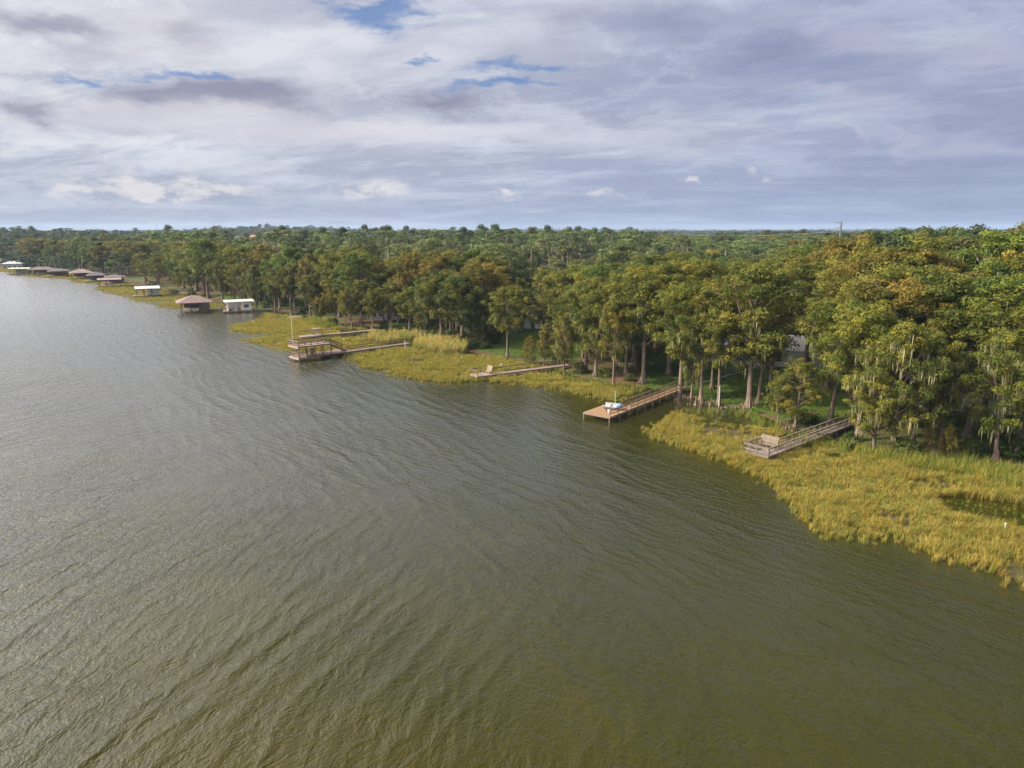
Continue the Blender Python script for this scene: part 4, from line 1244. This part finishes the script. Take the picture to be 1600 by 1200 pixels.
GW = (M['wood_grey'], M['wood_grey'], M['wood_grey'])
O1 = (30.01, 79.56)
make_dock('dock', 'weathered grey railed dock standing in golden marsh grass at right', O1, 40.6, .9,
          [(0, 3.9, 0, 3.15, True), (3.91, 24.5, 0, 1.25, False)],
          [(.05, 0, .05, 3.15, 2), (.05, 3.15, 3.9, 3.15, 3), (0.2, 0, 24.3, 0, 13), (4.2, 1.25, 24.3, 1.25, 11)], GW, rail_n=2)
bench('bench', 'slatted grey bench with tall back on the weathered grey dock', O1, 40.6, .905, 3.25, 1.95, 0, 2.3, M['wood_grey'])
bench('bench', 'grey bench along the left rail of the weathered grey dock', O1, 40.6, .905, 1.6, 2.65, 90, 1.8, M['wood_grey'], back=False)
O2 = (13.9, 97.53)
make_dock('dock', 'new orange boarded dock with square open platform in dark water', O2, 51.4, .9,
          [(0, 5.8, 0, 4.55, False), (5.81, 25.5, .05, 1.5, False)],
          [(.06, 0.02, 4.6, .02, 2), (6.0, 0, 25.3, 0, 9), (6.0, 1.5, 25.3, 1.5, 9)], (M['wood_orange'], M['wood_grey'], M['wood_dark']), rail_n=2)
O3 = (-5.83, 126.83)
make_dock('dock', 'faded pink low dock with one dark rail in the middle marsh', O3, 32.1, .8,
          [(-.6, 3.2, 0, 2.9, False), (3.21, 20.5, .1, 1.35, False)],
          [(-.5, 2.9, 1.8, 2.9, 2), (-.5, 0.1, -.5, 2.9, 2), (3.6, 1.4, 20.3, 1.4, 9)], (M['wood_pink'], M['wood_grey'], M['wood_dark']), rail_n=1)
bench('bench', 'pinkish wooden bench on the end of the faded pink dock', O3, 32.1, .805, 2.5, 1.4, 0, 1.7, M['wood_pink'])

# two storey dock
O4, A4 = (-44.26, 145.3), 43.9
W4 = (M['wood_pink'], M['wood_dark'], M['wood_dark'])
d4 = make_dock('dock', 'two storey wooden dock with upper viewing deck and outside stairs', O4, A4, .8,
               [(0, 12.2, 0, 4.2, False), (12.21, 28.5, .1, 1.5, False)],
               [(0, 4.2, 12, 4.2, 6), (0.05, .05, .05, 4.15, 2), (12.4, 1.5, 28.3, 1.5, 8)], W4, rail_n=2)
up = MB(); deck_mesh(up, 0, 7.6, 0, 4.2, 3.15, True, random.Random(3))
o = up.build('upper_deck', M['wood_pink'], d4); o['kind'] = 'stuff'
MB().box(-.06, 0, -.05, 4.25, 2.75, 3.14).build('fascia', M['wood_pink'], d4)
MB().box(0, 7.6, -.06, 0, 2.88, 3.1).build('fascia', M['wood_dark'], d4)
MB().box(0, 7.6, 4.2, 4.26, 2.88, 3.1).build('fascia', M['wood_dark'], d4)
MB().box(7.6, 7.66, 0, 4.2, 2.88, 3.1).build('fascia', M['wood_dark'], d4)
MB().box(-.09, -.02, -.05, 4.25, .42, .78).build('fascia', M['wood_pink'], d4)
colm = MB().box(-.08, .08, -.08, .08, 0, 1).mesh('column', M['wood_dark'])
for i in range(5):
    for y in (.02, 4.18):
        put('column', colm, d4, (.1 + 1.86 * i, y, .8), sc=(1, 1, 2.3))
postm = MB().box(-.05, .05, -.05, .05, 0, 1.1).mesh('post', M['wood_dark'])
for (x0, y0, x1, y1, n) in ((.05, .02, 7.5, .02, 5), (.05, 4.18, 7.5, 4.18, 5), (.02, .02, .02, 4.18, 2)):
    for i in range(n + 1):
        put('post', postm, d4, (x0 + (x1 - x0) * i / n, y0 + (y1 - y0) * i / n, 3.15))
    for k, zz in enumerate((3.4, 3.75, 4.1)):
        MB().bar((x0, y0, zz), (x1, y1, zz), .04, .13).build('rail', M['wood_dark'] if k < 2 else M['wood_dark'], d4)
    MB().bar((x0, y0, 4.28), (x1, y1, 4.28), .16, .05).build('cap_rail', M['wood_pink'], d4)
for k in range(9):
    zz = 3.05 - k * .25; xx = 7.72 + k * .47
    MB().box(xx, xx + .3, 1.1, 2.5, zz - .05, zz).build('step', M['wood_grey'], d4)
for y in (1.05, 2.55):
    MB().bar((7.68, y, 2.95), (11.9, y, .82), .05, .26).build('stringer', M['wood_dark'], d4)
    MB().bar((7.68, y, 4.1), (11.9, y, 1.9), .06, .12).build('handrail', M['wood_dark'], d4)
    MB().bar((7.68, y, 3.6), (11.9, y, 1.4), .05, .10).build('handrail', M['wood_dark'], d4)
    for t in (0.02, .33, .66, .98):
        put('post', postm, d4, (7.68 + 4.2 * t, y, 2.95 - 2.13 * t))
def local(O, ang, x, y, z=0):
    c, s = math.cos(R(ang)), math.sin(R(ang))
    return (O[0] + c * x - s * y, O[1] + s * x + c * y, z)
ch = empty('chair', local(O4, A4, 6.3, 2.9, .805), R(A4 + 120), 'small orange plastic chair on the lower level of the two storey dock', 'chair')
MB().box(-.22, .22, -.22, .22, .38, .43).build('seat', M['orange_plastic'], ch)
MB().bar((-.2, -.0, .43), (-.3, .0, .9), .4, .04).build('backrest', M['orange_plastic'], ch)
for a in (-.18, .18):
    for b in (-.18, .18): MB().box(a - .02, a + .02, b - .02, b + .02, 0, .38).build('leg', M['orange_plastic'], ch)
bx = empty('storage_box', local(O4, A4, 3.6, 1.2, .805), R(A4), 'pinkish storage box standing under the upper deck of the two storey dock', 'box')
MB().box(-.35, .35, -.3, .3, 0, 1.3).build('body', M['wood_pink'], bx); MB().box(-.38, .38, -.33, .33, 1.3, 1.36).build('lid', M['wood_grey'], bx)

O5, A5 = (-51.2, 174.95), 37.6
make_dock('dock', 'long narrow second pier with pale edge behind the two storey dock', O5, A5, .9,
          [(-1.0, 4.6, 0, 2.8, False), (4.61, 19.5, .1, 1.4, False)], [(-.9, 2.8, 4.4, 2.8, 3)], (M['wood_pink'], M['wood_dark'], M['wood_dark']), rail_n=1)
sh = empty('shade_table', local(O5, A5, 3.5, 1.4, .9), R(A5), 'pink topped table shelter on the second pier', 'table')
MB().box(-1.1, 1.1, -.7, .7, 1.55, 1.63).build('top', M['wood_pink'], sh)
for a in (-.95, .95):
    for b in (-.55, .55): MB().box(a - .05, a + .05, b - .05, b + .05, 0, 1.55).build('leg', M['wood_dark'], sh)
MB().box(-.9, .9, -.62, .62, 1.08, 1.14).build('shelf', M['wood_pink'], sh)

# mast with cross arm and ring
def mast():
    x, y = g(457, 532, .8)
    r = empty('mast', (x, y, 0), R(20), 'thin white mast with short cross arm rising behind the two storey dock', 'mast')
    MB().tube([(0, 0, -.5), (0, 0, 7.2)], [.045, .035], 8).build('pole', M['white'], r)
    MB().box(-.75, .75, -.09, .09, 6.35, 6.42).build('arm', M['white'], r)
    ring_ = [(1.2 + 1.0 * math.cos(t), .75 * math.sin(t), 6.5) for t in np.linspace(0, 6.28, 20)]
    MB().tube(ring_, [.05] * 20, 5).build('hoop', M['grey'], r)
mast()

# ------------------------------------------------------------------ small boats and oddments
def small_boat(loc, rz, label, hull_m, inner_m, L=3.2, W=1.2, cover=None, tilt=0.0):
    r = empty('boat', loc, rz, label, 'boat')
    n = 9; vs = []; fs = []
    for i in range(n):
        t = i / (n - 1); x = (t - .5) * L
        w = W / 2 * (1 - max(0, t - .55) ** 2 * 4.2); w = max(w, .06)
        z = .45 + .18 * max(0, t - .5) ** 1.5
        vs += [(x, -w, z), (x, -w * .8, .05 + .2 * max(0, t - .7)), (x, w * .8, .05 + .2 * max(0, t - .7)), (x, w, z), (x, w * .86, z), (x, w * .7, .16), (x, -w * .7, .16), (x, -w * .86, z)]
    for i in range(n - 1):
        for k in range(8):
            fs.append((i * 8 + k, i * 8 + (k + 1) % 8, (i + 1) * 8 + (k + 1) % 8, (i + 1) * 8 + k))
    fs.append(tuple(range(7, -1, -1))); fs.append(tuple((n - 1) * 8 + k for k in range(8)))
    meshobj('hull', vs, fs, hull_m, r, smooth=False)
    for x in (-L * .22, L * .1):
        MB().box(x - .13, x + .13, -W * .42, W * .42, .3, .36).build('bench_seat', inner_m, r)
    if cover:
        MB().box(L * .18, L * .34, -W * .38, W * .38, .37, .62).build('cover', cover, r)
    MB().bar((-L / 2 - .02, -.05, .3), (-L / 2 - .25, -.05, -.1 + .2), .16, .12).build('motor', M['grey'], r)
    r.rotation_euler = (tilt, 0, rz)
    return r
bl = local(O2, 51.4, 4.35, 1.9, 1.05)
small_boat((bl[0], bl[1], 1.12), R(-28), 'small white boat with blue cover lying across the orange dock platform', M['boat'], M['grey'], 3.0, 1.2, M['blue'], R(18))
bk = empty('bucket', local(O2, 51.4, 2.3, 1.6, .91), 0, 'white bucket with dark bag on the bare orange dock platform', 'bucket')
MB().tube([(0, 0, 0), (0, 0, .38)], [.15, .19], 12).build('body', M['white'], bk)
MB().tube([(-.18, .1, .02), (-.16, .12, .3), (-.12, .12, .5)], [.15, .17, .05], 8).build('bag', M['dark'], bk)
bb = g(1455, 712, .1)
small_boat((bb[0], bb[1], .05), R(65), 'pale blue boat half hidden in the cattails under the golden bushes', M['grey'], M['white'], 3.4, 1.3)

def stake(u, v, h, rad, label, m, top=False):
    x, y = g(u, v)
    r = empty('marker_post', (x, y, 0), 0, label, 'post', 'marker posts in the marsh')
    MB().tube([(0, 0, -.6), (0, 0, h)], [rad, rad], 8).build('pole', m, r)
    if top: MB().tube([(0, 0, h), (0, 0, h + .12)], [rad * 1.8, rad * 1.8], 8).build('cap', m, r)
stake(1569, 832, .8, .035, 'short pale blue pipe marker in the dark water patch at right', M['white'], True)
stake(1123, 634, 3.2, .05, 'thin pale pipe beside the slim cypress in the pool', M['white'])
stake(961, 636, 2.6, .07, 'pale green post beside the orange dock walkway start', M['roof_green'])
stake(396, 506, 1.0, .07, 'single white marker in the open left marsh', M['white'])
stake(633, 545, 1.8, .07, 'pale post at the green foot of the plumed reeds', M['white'])
def buoy(u, v, label):
    x, y = g(u, v)
    r = empty('buoy', (x, y, .05), 0, label, 'buoy', 'white floats in the marsh')
    MB().tube([(0, 0, 0), (0, 0, .1), (0, 0, .35), (0, 0, .45)], [.12, .26, .26, .1], 10).build('float', M['white'], r, True)
    MB().tube([(0, 0, .45), (0, 0, .8)], [.03, .03], 5).build('stem', M['grey'], r)
buoy(537, 533, 'white float on the marsh below the second pier')
buoy(783, 573, 'tiny white float behind the rail of the faded pink dock')
# white hose line across the lawn from the orange dock
pa, pb = g(1075, 606, .9), g(1232, 561, 1.4)
hose = empty('hose', (pa[0], pa[1], 0), 0, 'straight white line stretched from the orange dock across the shaded lawn', 'line')
MB().tube([(0, 0, 1.1), ((pb[0] - pa[0]) * .5, (pb[1] - pa[1]) * .5, 1.35), (pb[0] - pa[0], pb[1] - pa[1], 1.9)], [.045] * 3, 6).build('rope', M['white'], hose)
MB().box(-.06, .06, -.06, .06, -.3, 1.2).build('post', M['wood_dark'], hose)

# cypress knees on the muddy bank
KN = []
for (u, v, n, sp) in ((1075, 622, 16, 2.5), (1105, 630, 18, 3.0), (1140, 636, 12, 2.4), (1060, 620, 8, 1.2), (1255, 672, 16, 3.0), (1290, 676, 8, 2.0), (985, 604, 8, 2.0)):
    x, y = g(u, v)
    for _ in range(n): KN.append((x + rg.gauss(0, sp * .5), y + rg.gauss(0, sp * .35), u))
knee = MB().tube([(0, 0, -.3), (.02, 0, .15), (0, .03, .45), (.02, 0, .62)], [.17, .12, .07, .02], 6).mesh('cypress_knee', M['bark'], True)
KL = {1075: 'between the two pinkish trunks behind the orange dock', 1105: 'on the mud before the shaded lawn', 1140: 'beside the thick pale trunk', 1060: 'by the orange dock walkway', 1255: 'under the low spreading cypress', 1290: 'at the end of the grey dock', 985: 'below the twin trunked cypress'}
for i, (x, y, ku) in enumerate(KN):
    o = put('cypress_knee', knee, None, (x, y, max(-.05, min(.4, T1(x, y)))), rg.uniform(0, 6), (rg.uniform(.7, 1.4),) * 2 + (rg.uniform(.3, .85),))
    tag(o, 'knobby brown cypress knee ' + KL[ku], 'root', 'cypress knees ' + KL[ku])

# ------------------------------------------------------------------ boathouses
def boathouse(u, v, L, W, ang, eave, ridge, kind, roofm, label, deckz=.7, over=.6, walls=None, dock_len=0, boat=None, wallm=None, px_w=None):
    x, y = g(u, v, deckz)
    r = empty('boathouse', (x, y, 0), R(ang), label, 'boathouse')
    rr = MB()
    a, b = L / 2 + over, W / 2 + over
    if kind == 'hip':
        k = max(0.2, L / 2 - W / 2)
        rr.poly([(-a, -b, eave), (a, -b, eave), (a, b, eave), (-a, b, eave), (-k, 0, ridge), (k, 0, ridge), (-a, -b, eave - .15), (a, -b, eave - .15), (a, b, eave - .15), (-a, b, eave - .15)],
                [(0, 1, 5, 4), (1, 2, 5), (2, 3, 4, 5), (3, 0, 4), (6, 7, 1, 0), (7, 8, 2, 1), (8, 9, 3, 2), (9, 6, 0, 3), (9, 8, 7, 6)])
    elif kind == 'gable':
        rr.poly([(-a, -b, eave), (a, -b, eave), (a, b, eave), (-a, b, eave), (-a, 0, ridge), (a, 0, ridge), (-a, -b, eave - .12), (a, -b, eave - .12), (a, b, eave - .12), (-a, b, eave - .12), (-a, 0, ridge - .12), (a, 0, ridge - .12)],
                [(0, 1, 5, 4), (2, 3, 4, 5), (6, 10, 11, 7), (8, 11, 10, 9), (0, 6, 7, 1), (2, 8, 9, 3), (0, 4, 10, 6), (4, 3, 9, 10), (1, 7, 11, 5), (5, 11, 8, 2)])
    else:
        rr.poly([(-a, -b, eave), (a, -b, eave), (a, b, ridge), (-a, b, ridge), (-a, -b, eave - .22), (a, -b, eave - .22), (a, b, ridge - .22), (-a, b, ridge - .22)],
                [(0, 1, 2, 3), (7, 6, 5, 4), (0, 4, 5, 1), (1, 5, 6, 2), (2, 6, 7, 3), (3, 7, 4, 0)])
    rr.build('roof', roofm, r)
    fr_ = MB()
    for yy in (-W / 2, W / 2): fr_.box(-L / 2, L / 2, yy - .06, yy + .06, eave - .42, eave - .17)
    fr_.build('beam', M['wood_dark'], r)
    post = MB().box(-.09, .09, -.09, .09, 0, 1).mesh('post', wallm if wallm and walls == 'open_white' else M['wood_dark'])
    n = max(2, round(L / 2.6))
    for i in range(n + 1):
        for yy in (-W / 2 + .1, W / 2 - .1):
            put('post', post, r, (-L / 2 + .1 + (L - .2) * i / n, yy, -1), sc=(1, 1, eave + .6))
    dk = MB(); g2 = random.Random(3)
    if boat:
        deck_mesh(dk, -L / 2 - .4, L / 2 + .4, -W / 2 - .3, -W / 2 + .7, deckz, False, g2, .3, .02)
        deck_mesh(dk, -L / 2 - .4, L / 2 + .4, W / 2 - .7, W / 2 + .3, deckz, False, g2, .3, .02)
        deck_mesh(dk, L / 2 - .8, L / 2 + .4, -W / 2 + .72, W / 2 - .72, deckz, False, g2, .3, .02)
    else:
        deck_mesh(dk, -L / 2 - 1.2, L / 2 + .6, -W / 2 - .5, W / 2 + .6, deckz, False, g2, .3, .02)
        MB().box(-L / 2 - 1.22, L / 2 + .62, -W / 2 - .55, -W / 2 - .5, deckz - .45, deckz - .05).build('fascia', M['wood_dark'], r)
        MB().box(-L / 2 - 1.27, -L / 2 - 1.22, -W / 2 - .5, W / 2 + .6, deckz - .4, deckz - .05).build('fascia', M['wood_pink'], r)
    if dock_len:
        deck_mesh(dk, L / 2 + .62, L / 2 + .62 + dock_len, -.6, .6, deckz, False, g2, .3, .02)
        pm = MB().box(-.08, .08, -.08, .08, 0, 1).mesh('pile', M['wood_dark'])
        k = int(dock_len / 3)
        for i in range(k + 1):
            for yy in (-.5, .5): put('pile', pm, r, (L / 2 + .8 + i * 3, yy, -1), sc=(1, 1, deckz + .94))
    o = dk.build('deck', M['wood_grey'], r); o['kind'] = 'stuff'
    if walls == 'store':       # a closed room at the landward half and rail around the rest
        MB().box(0, L / 2 - .25, -W / 2 + .25, W / 2 - .25, deckz + .02, eave - .45).build('wall', wallm, r)
        wf = MB().box(L * .12, L * .12 + 1.0, -W / 2 + .20, -W / 2 + .249, deckz + 1.0, deckz + 1.9).build('window', M['white'], r)
        MB().box(L * .12 + .08, L * .12 + .92, -W / 2 + .17, -W / 2 + .199, deckz + 1.08, deckz + 1.82).build('pane', M['glass'], wf)
    elif walls == 'dark':
        MB().box(-L / 2 + 1.2, L / 2 - .25, W / 2 - .35, W / 2 - .25, deckz + .02, eave - .45).build('wall', wallm or M['wood_dark'], r)
        MB().box(L / 2 - .35, L / 2 - .25, -W / 2 + .25, W / 2 - .36, deckz + .02, eave - .45).build('wall', wallm or M['wood_dark'], r)
        MB().box(L * .12, L / 2 - .36, -W / 2 + .25, -W / 2 + .33, deckz + .02, eave - .45).build('wall', wallm or M['wood_dark'], r)
    elif walls == 'open_white':
        MB().box(L * .05, L / 2 - .3, -W / 2 + .3, -W / 2 + .42, deckz + .02, eave - .45).build('wall', wallm, r)
        MB().box(L / 2 - .3, L / 2 - .2, -W / 2 + .43, W / 2 - .3, deckz + .02, eave - .45).build('wall', wallm, r)
        MB().box(-L / 2 + .25, -L / 2 + .32, -W / 2 + .3, W / 2 - .3, deckz + .02, deckz + .9).build('wall', wallm, r)
        MB().box(-L / 2 + .35, L * .04, W / 2 - .42, W / 2 - .3, deckz + .02, eave - .45).build('wall', wallm, r)
        wf = MB().box(L * .18, L * .18 + 1.5, -W / 2 + .25, -W / 2 + .295, deckz + .9, deckz + 1.9).build('window', M['wood_dark'], r)
        MB().box(L * .18 + .1, L * .18 + 1.4, -W / 2 + .22, -W / 2 + .249, deckz + 1.0, deckz + 1.8).build('pane', M['glass'], wf)
        for i in range(4):
            MB().box(-L / 2 + .15 + i * .02, -L / 2 + .35, -W / 2 + .1 + i * (W - .5) / 3, -W / 2 + .4 + i * (W - .5) / 3, deckz + .9, eave - .45).build('pillar', wallm, r)
    if boat:
        c, s = math.cos(R(ang)), math.sin(R(ang))
        small_boat((x - c * .8, y - s * .8, .45 if boat == 'low' else .9), R(ang + 180), f'white motor boat stored under the roof of the {label}'[:90] if False else BOATLAB.pop(0), M['white'], M['grey'], 5.4, 1.9)
    return r
BOATLAB = ['dark cradled motor boat under the brown hip roof', 'white motor boat under the pinkish low roofed boathouse', 'white boat under the long slate brown roof on the far left', 'pale boat under the far pinkish hip roof']
boathouse(305, 484, 8.6, 7.2, 28, 3.5, 5.6, 'hip', M['roof_brown'], 'boathouse with pinkish brown hip roof and dark open sides', walls='dark', wallm=M['wood_dark'], over=1.3, dock_len=12, boat='up')
boathouse(374, 484, 7.6, 5.2, 25, 3.7, 3.9, 'flat', M['roof_white'], 'flat white roofed boathouse with white walls on a broad deck', walls='open_white', wallm=M['white'], over=.9, dock_len=14)
boathouse(231, 461, 8.2, 4.6, 30, 3.5, 4.4, 'gable', M['roof_white'], 'open boathouse with white metal roof on slim posts in the marsh', walls='store', wallm=M['grey'], over=.5, dock_len=24)
boathouse(172, 446, 9.0, 5.4, 28, 3.6, 4.3, 'gable', M['roof_pink'], 'pinkish low roofed boathouse at the reddish marsh tip', over=.6, dock_len=12, boat='up')
boathouse(180, 441, 8.0, 6.0, 28, 3.4, 4.6, 'hip', M['roof_slate'], 'slate roofed boathouse tucked behind the pinkish low roofed one', walls='dark', over=.8)
boathouse(151, 438, 7.6, 6.5, 30, 3.4, 5.2, 'hip', M['roof_slate'], 'small dark hip roofed boathouse left of the pinkish low roofed one', walls='dark', over=.8, wallm=M['wood_dark'])
boathouse(128, 434, 9.6, 7.2, 30, 3.6, 5.6, 'hip', M['roof_pink'], 'wide boathouse with pale pinkish hip roof at the far shore bend', walls='dark', over=.9, boat='up', wallm=M['wood_dark'])
boathouse(92, 430, 9.5, 6.6, 34, 3.2, 4.6, 'hip', M['roof_slate'], 'dark slate roofed boathouse on the far left shore', walls='dark', over=.8, wallm=M['wood_dark'])
boathouse(67, 428, 13.0, 7.0, 20, 3.4, 5.0, 'hip', M['roof_brown'], 'long brown roofed boathouse on the far left shore', walls='dark', over=.9, boat='up', wallm=M['wood_dark'])
boathouse(33, 427, 10.0, 6.0, 15, 3.6, 4.2, 'gable', M['roof_green'], 'pale green roofed boathouse nearest the left edge', walls='dark', over=.7, wallm=M['wood_pink'])
xx, yy = g(82, 433)
make_dock('dock', 'low pinkish landing in the marsh before the far left boathouses', (xx, yy), 30, .6, [(0, 7, 0, 2, False)], [], (M['wood_pink'], M['wood_dark'], M['wood_dark']))
xx, yy = g(176, 449)
make_dock('dock', 'long dark railed walkway behind the pinkish low roofed boathouse', (xx, yy), 12, .9, [(3, 22, 1, 2.2, False)], [(3, 2.2, 22, 2.2, 6)], (M['wood_dark'],) * 3, rail_n=1)

# ------------------------------------------------------------------ houses
def house(x, y, L, W, ang, wall_h, ridge, wallm, roofm, label, wins=4, far=False, gable=False):
    z = T1(x, y)
    r = empty('house', (x, y, z), R(ang), label, 'house')
    MB().box(-L / 2, L / 2, -W / 2, W / 2, -.5, wall_h).build('wall', wallm, r)
    a, b, k = L / 2 + .6, W / 2 + .6, max(.3, L / 2 - W / 2)
    if gable: k = a
    MB().poly([(-a, -b, wall_h), (a, -b, wall_h), (a, b, wall_h), (-a, b, wall_h), (-k, 0, ridge), (k, 0, ridge), (-a, -b, wall_h - .18), (a, -b, wall_h - .18), (a, b, wall_h - .18), (-a, b, wall_h - .18)],
              [(0, 1, 5, 4), (1, 2, 5), (2, 3, 4, 5), (3, 0, 4), (6, 7, 1, 0), (7, 8, 2, 1), (8, 9, 3, 2), (9, 6, 0, 3), (9, 8, 7, 6)]).build('roof', roofm, r)
    if far: return r
    for i in range(wins):
        xc = -L / 2 + L * (i + .5) / wins
        if i == wins // 2:
            d = MB().box(xc - .55, xc + .55, -W / 2 - .05, -W / 2 - .003, 0, 2.1).build('door', M['wood_dark'], r)
            MB().box(xc + .35, xc + .45, -W / 2 - .1, -W / 2 - .052, 1, 1.1).build('handle', M['grey'], d)
            continue
        f = MB().box(xc - .8, xc + .8, -W / 2 - .05, -W / 2 - .003, .8, 2.2).build('window', M['white'], r)
        MB().box(xc - .68, xc - .03, -W / 2 - .08, -W / 2 - .052, .92, 2.08).build('pane', M['glass'], f)
        MB().box(xc + .03, xc + .68, -W / 2 - .08, -W / 2 - .052, .92, 2.08).build('pane', M['glass'], f)
    MB().box(L * .2, L * .2 + .8, .3, 1.1, wall_h + .6, ridge + .7).build('chimney', M['cream'], r)
    return r
house(*H_WHITE, 22, 11, -18, 3.2, 5.4, M['white'], M['roof_grey'], 'long white house with grey roof behind the lawn and tall trunks')
house(*H_WHITE2, 13, 9, -10, 3.0, 5.0, M['white'], M['roof_white'], 'pale roofed white house at the back of the lawn pool')
house(*H_LEFT, 13, 9, -8, 3.4, 5.6, M['white'], M['roof_grey'], 'white house glimpsed above the green lawn of the grassy point')
house(*H_BROWN, 17, 9, -22, 3.2, 5.8, M['cream'], M['roof_brown'], 'brown roofed house with white framed window in the right hand trees')
house(*H_BLUE, 9, 6, -4, 2.5, 3.9, M['grey'], M['roof_slate'], 'low pale house in the shade behind the second pier trunks')
house(*H_FAR1, 20, 11, 10, 4.0, 7.0, M['cream'], M['roof_red'], 'red tiled house in the gap between the middle woods')
house(*H_FAR2, 15, 9, 0, 4.6, 7.6, M['cream'], M['roof_grey'], 'pale grey roofed house among the mid left woods')
p = g(22, 416, 1.5); house(p[0], p[1], 12, 8, 20, 3.6, 5.2, M['grey'], M['roof_white'], 'small house with bright white roof on the far left shore')
p = g(2, 413, 1.5); house(p[0], p[1], 15, 8, 20, 3.6, 5.4, M['cream'], M['roof_grey'], 'grey roofed house cut by the left edge on the far shore')
rgh = random.Random(4)
ci_ = 0
HC = [('white', M['white'], 'grey', M['roof_grey']), ('cream', M['cream'], 'red', M['roof_red']), ('white', M['white'], 'pale', M['roof_white']), ('cream', M['cream'], 'brown', M['roof_brown'])]
for row, (rad, n_) in enumerate(((1180, 6), (1380, 6), (1620, 6))):
    for i in range(n_):
        az = R(-23.6 + 5.6 * (i + rgh.uniform(-.3, .3)) / (n_ - 1) + row * .4)
        wn, wm, rn, rm = HC[(i + row) % 4]
        house(rad * math.sin(az), rad * math.cos(az), rgh.uniform(15, 24), 11, rgh.uniform(-30, 30), 5.5, 10, wm, rm,
              f'{wn} house with {rn} roof on the distant hillside, {["lowest", "middle", "top"][row]} row, {NUM[i]} from left', far=True)

# ------------------------------------------------------------------ power poles and wires
def pole(u, dist, top_v, label, arms, thick=.28):
    x = (u - 800) / F_PX * dist * math.cos(PITCH) * 1.0; y = dist
    # correct x for the camera's pitch
    for _ in range(5):
        uu, _v = proj(x, y, 22); x += (u - uu) / F_PX * dist
    z0 = T1(x, y)
    f_ = math.atan((600 - top_v) / F_PX) - PITCH
    top = CAM_H + y * math.tan(f_)
    r = empty('power_pole', (x, y, z0), R(8), label, 'pole', 'power poles above the canopy')
    MB().tube([(0, 0, -1), (0, 0, top - z0)], [thick, thick * .6], 8).build('pole', M['concrete'], r)
    for (dz, l0, l1, rise) in arms:
        MB().bar((l0, 0, top - z0 - dz), (l1, 0, top - z0 - dz + rise), .16, .2).build('arm', M['concrete'], r)
        MB().tube([(l0, 0, top - z0 - dz - .7), (l0, 0, top - z0 - dz)], [.09, .09], 6).build('insulator', M['grey'], r)
    return x, y, top
pA = pole(1312, 330, 346, 'tall grey power pole with bent arms rising over the right canopy', [(.3, -3.2, 0, -.5), (3.4, -3.0, 0, .9), (7.4, -2.6, .6, 0)], .6)
pB = pole(1055, 560, 357, 'grey power pole left of the tall one beyond the middle canopy', [(.3, -2.6, 0, -.4), (4.0, -2.4, 0, .8)], .42)
pC = pole(1219, 300, 384, 'short wooden utility pole showing between crowns below the wires', [(1.2, -1.2, 1.2, 0)], .2)
pD = pole(863, 900, 354, 'thin power pole far off above the middle woods', [(.4, -2.6, 1, 0)], .4)
pE = pole(579, 1500, 349, 'thin far mast on the horizon above the left middle woods', [(3, -2.0, 2, 0)], .4)
pF = pole(527, 1500, 351, 'shorter far mast on the horizon left of the thin one', [(2.5, -2.0, 2, 0)], .4)
pG = pole(246, 1300, 350, 'small far mast above the left hillside', [(2.5, -2.0, 2, 0)], .4)
def wire(a, b, sag, label):
    a, b = Vector(a), Vector(b)
    o_ = Vector((a.x, a.y, 0))
    pts = []
    for i in range(25):
        t = i / 24; p_ = a.lerp(b, t); p_.z -= sag * 4 * t * (1 - t); pts.append(p_ - o_)
    r = empty('power_line', (a.x, a.y, 0), 0, label, 'wire', 'wires strung between the power poles')
    MB().tube(pts, [.045] * 25, 4).build('cable', M['wire'], r)
for k, (dz, nm) in enumerate(((1.0, 'uppermost'), (4.2, 'middle'), (7.6, 'lowest'))):
    wire((pB[0] - 1.5, pB[1], pB[2] - dz), (pA[0] - 2.4, pA[1], pA[2] - dz - .4), 1.2 + k * .3, f'{nm} wire between the tall power pole and the one to its left')
    e_ = (pA[0] + 190, pA[1] - 60, pA[2] - dz - 2.0)
    wire((pA[0], pA[1], pA[2] - dz - .4), e_, 2.0, f'{nm} wire running right from the tall power pole')
    wire((pD[0], pD[1], pD[2] - dz), (pB[0] - 1.5, pB[1], pB[2] - dz), 3.0, f'{nm} wire between the middle pole and the far thin pole')

# ------------------------------------------------------------------ air
def haze():
    m = bpy.data.materials.new('haze')
    m.use_nodes = True
    N = NT(m.node_tree)
    pv = N.n('ShaderNodeVolumePrincipled', {'Color': (0.50, 0.68, 0.95), 'Density': 0.00008, 'Anisotropy': 0.0})
    o = N.n('ShaderNodeOutputMaterial')
    N.t.links.new(pv.outputs[0], o.inputs['Volume'])
    b = MB().box(-6900, 6900, -900, 6900, -4, 62).build('haze', m)
    tag(b, kind='stuff')
haze()
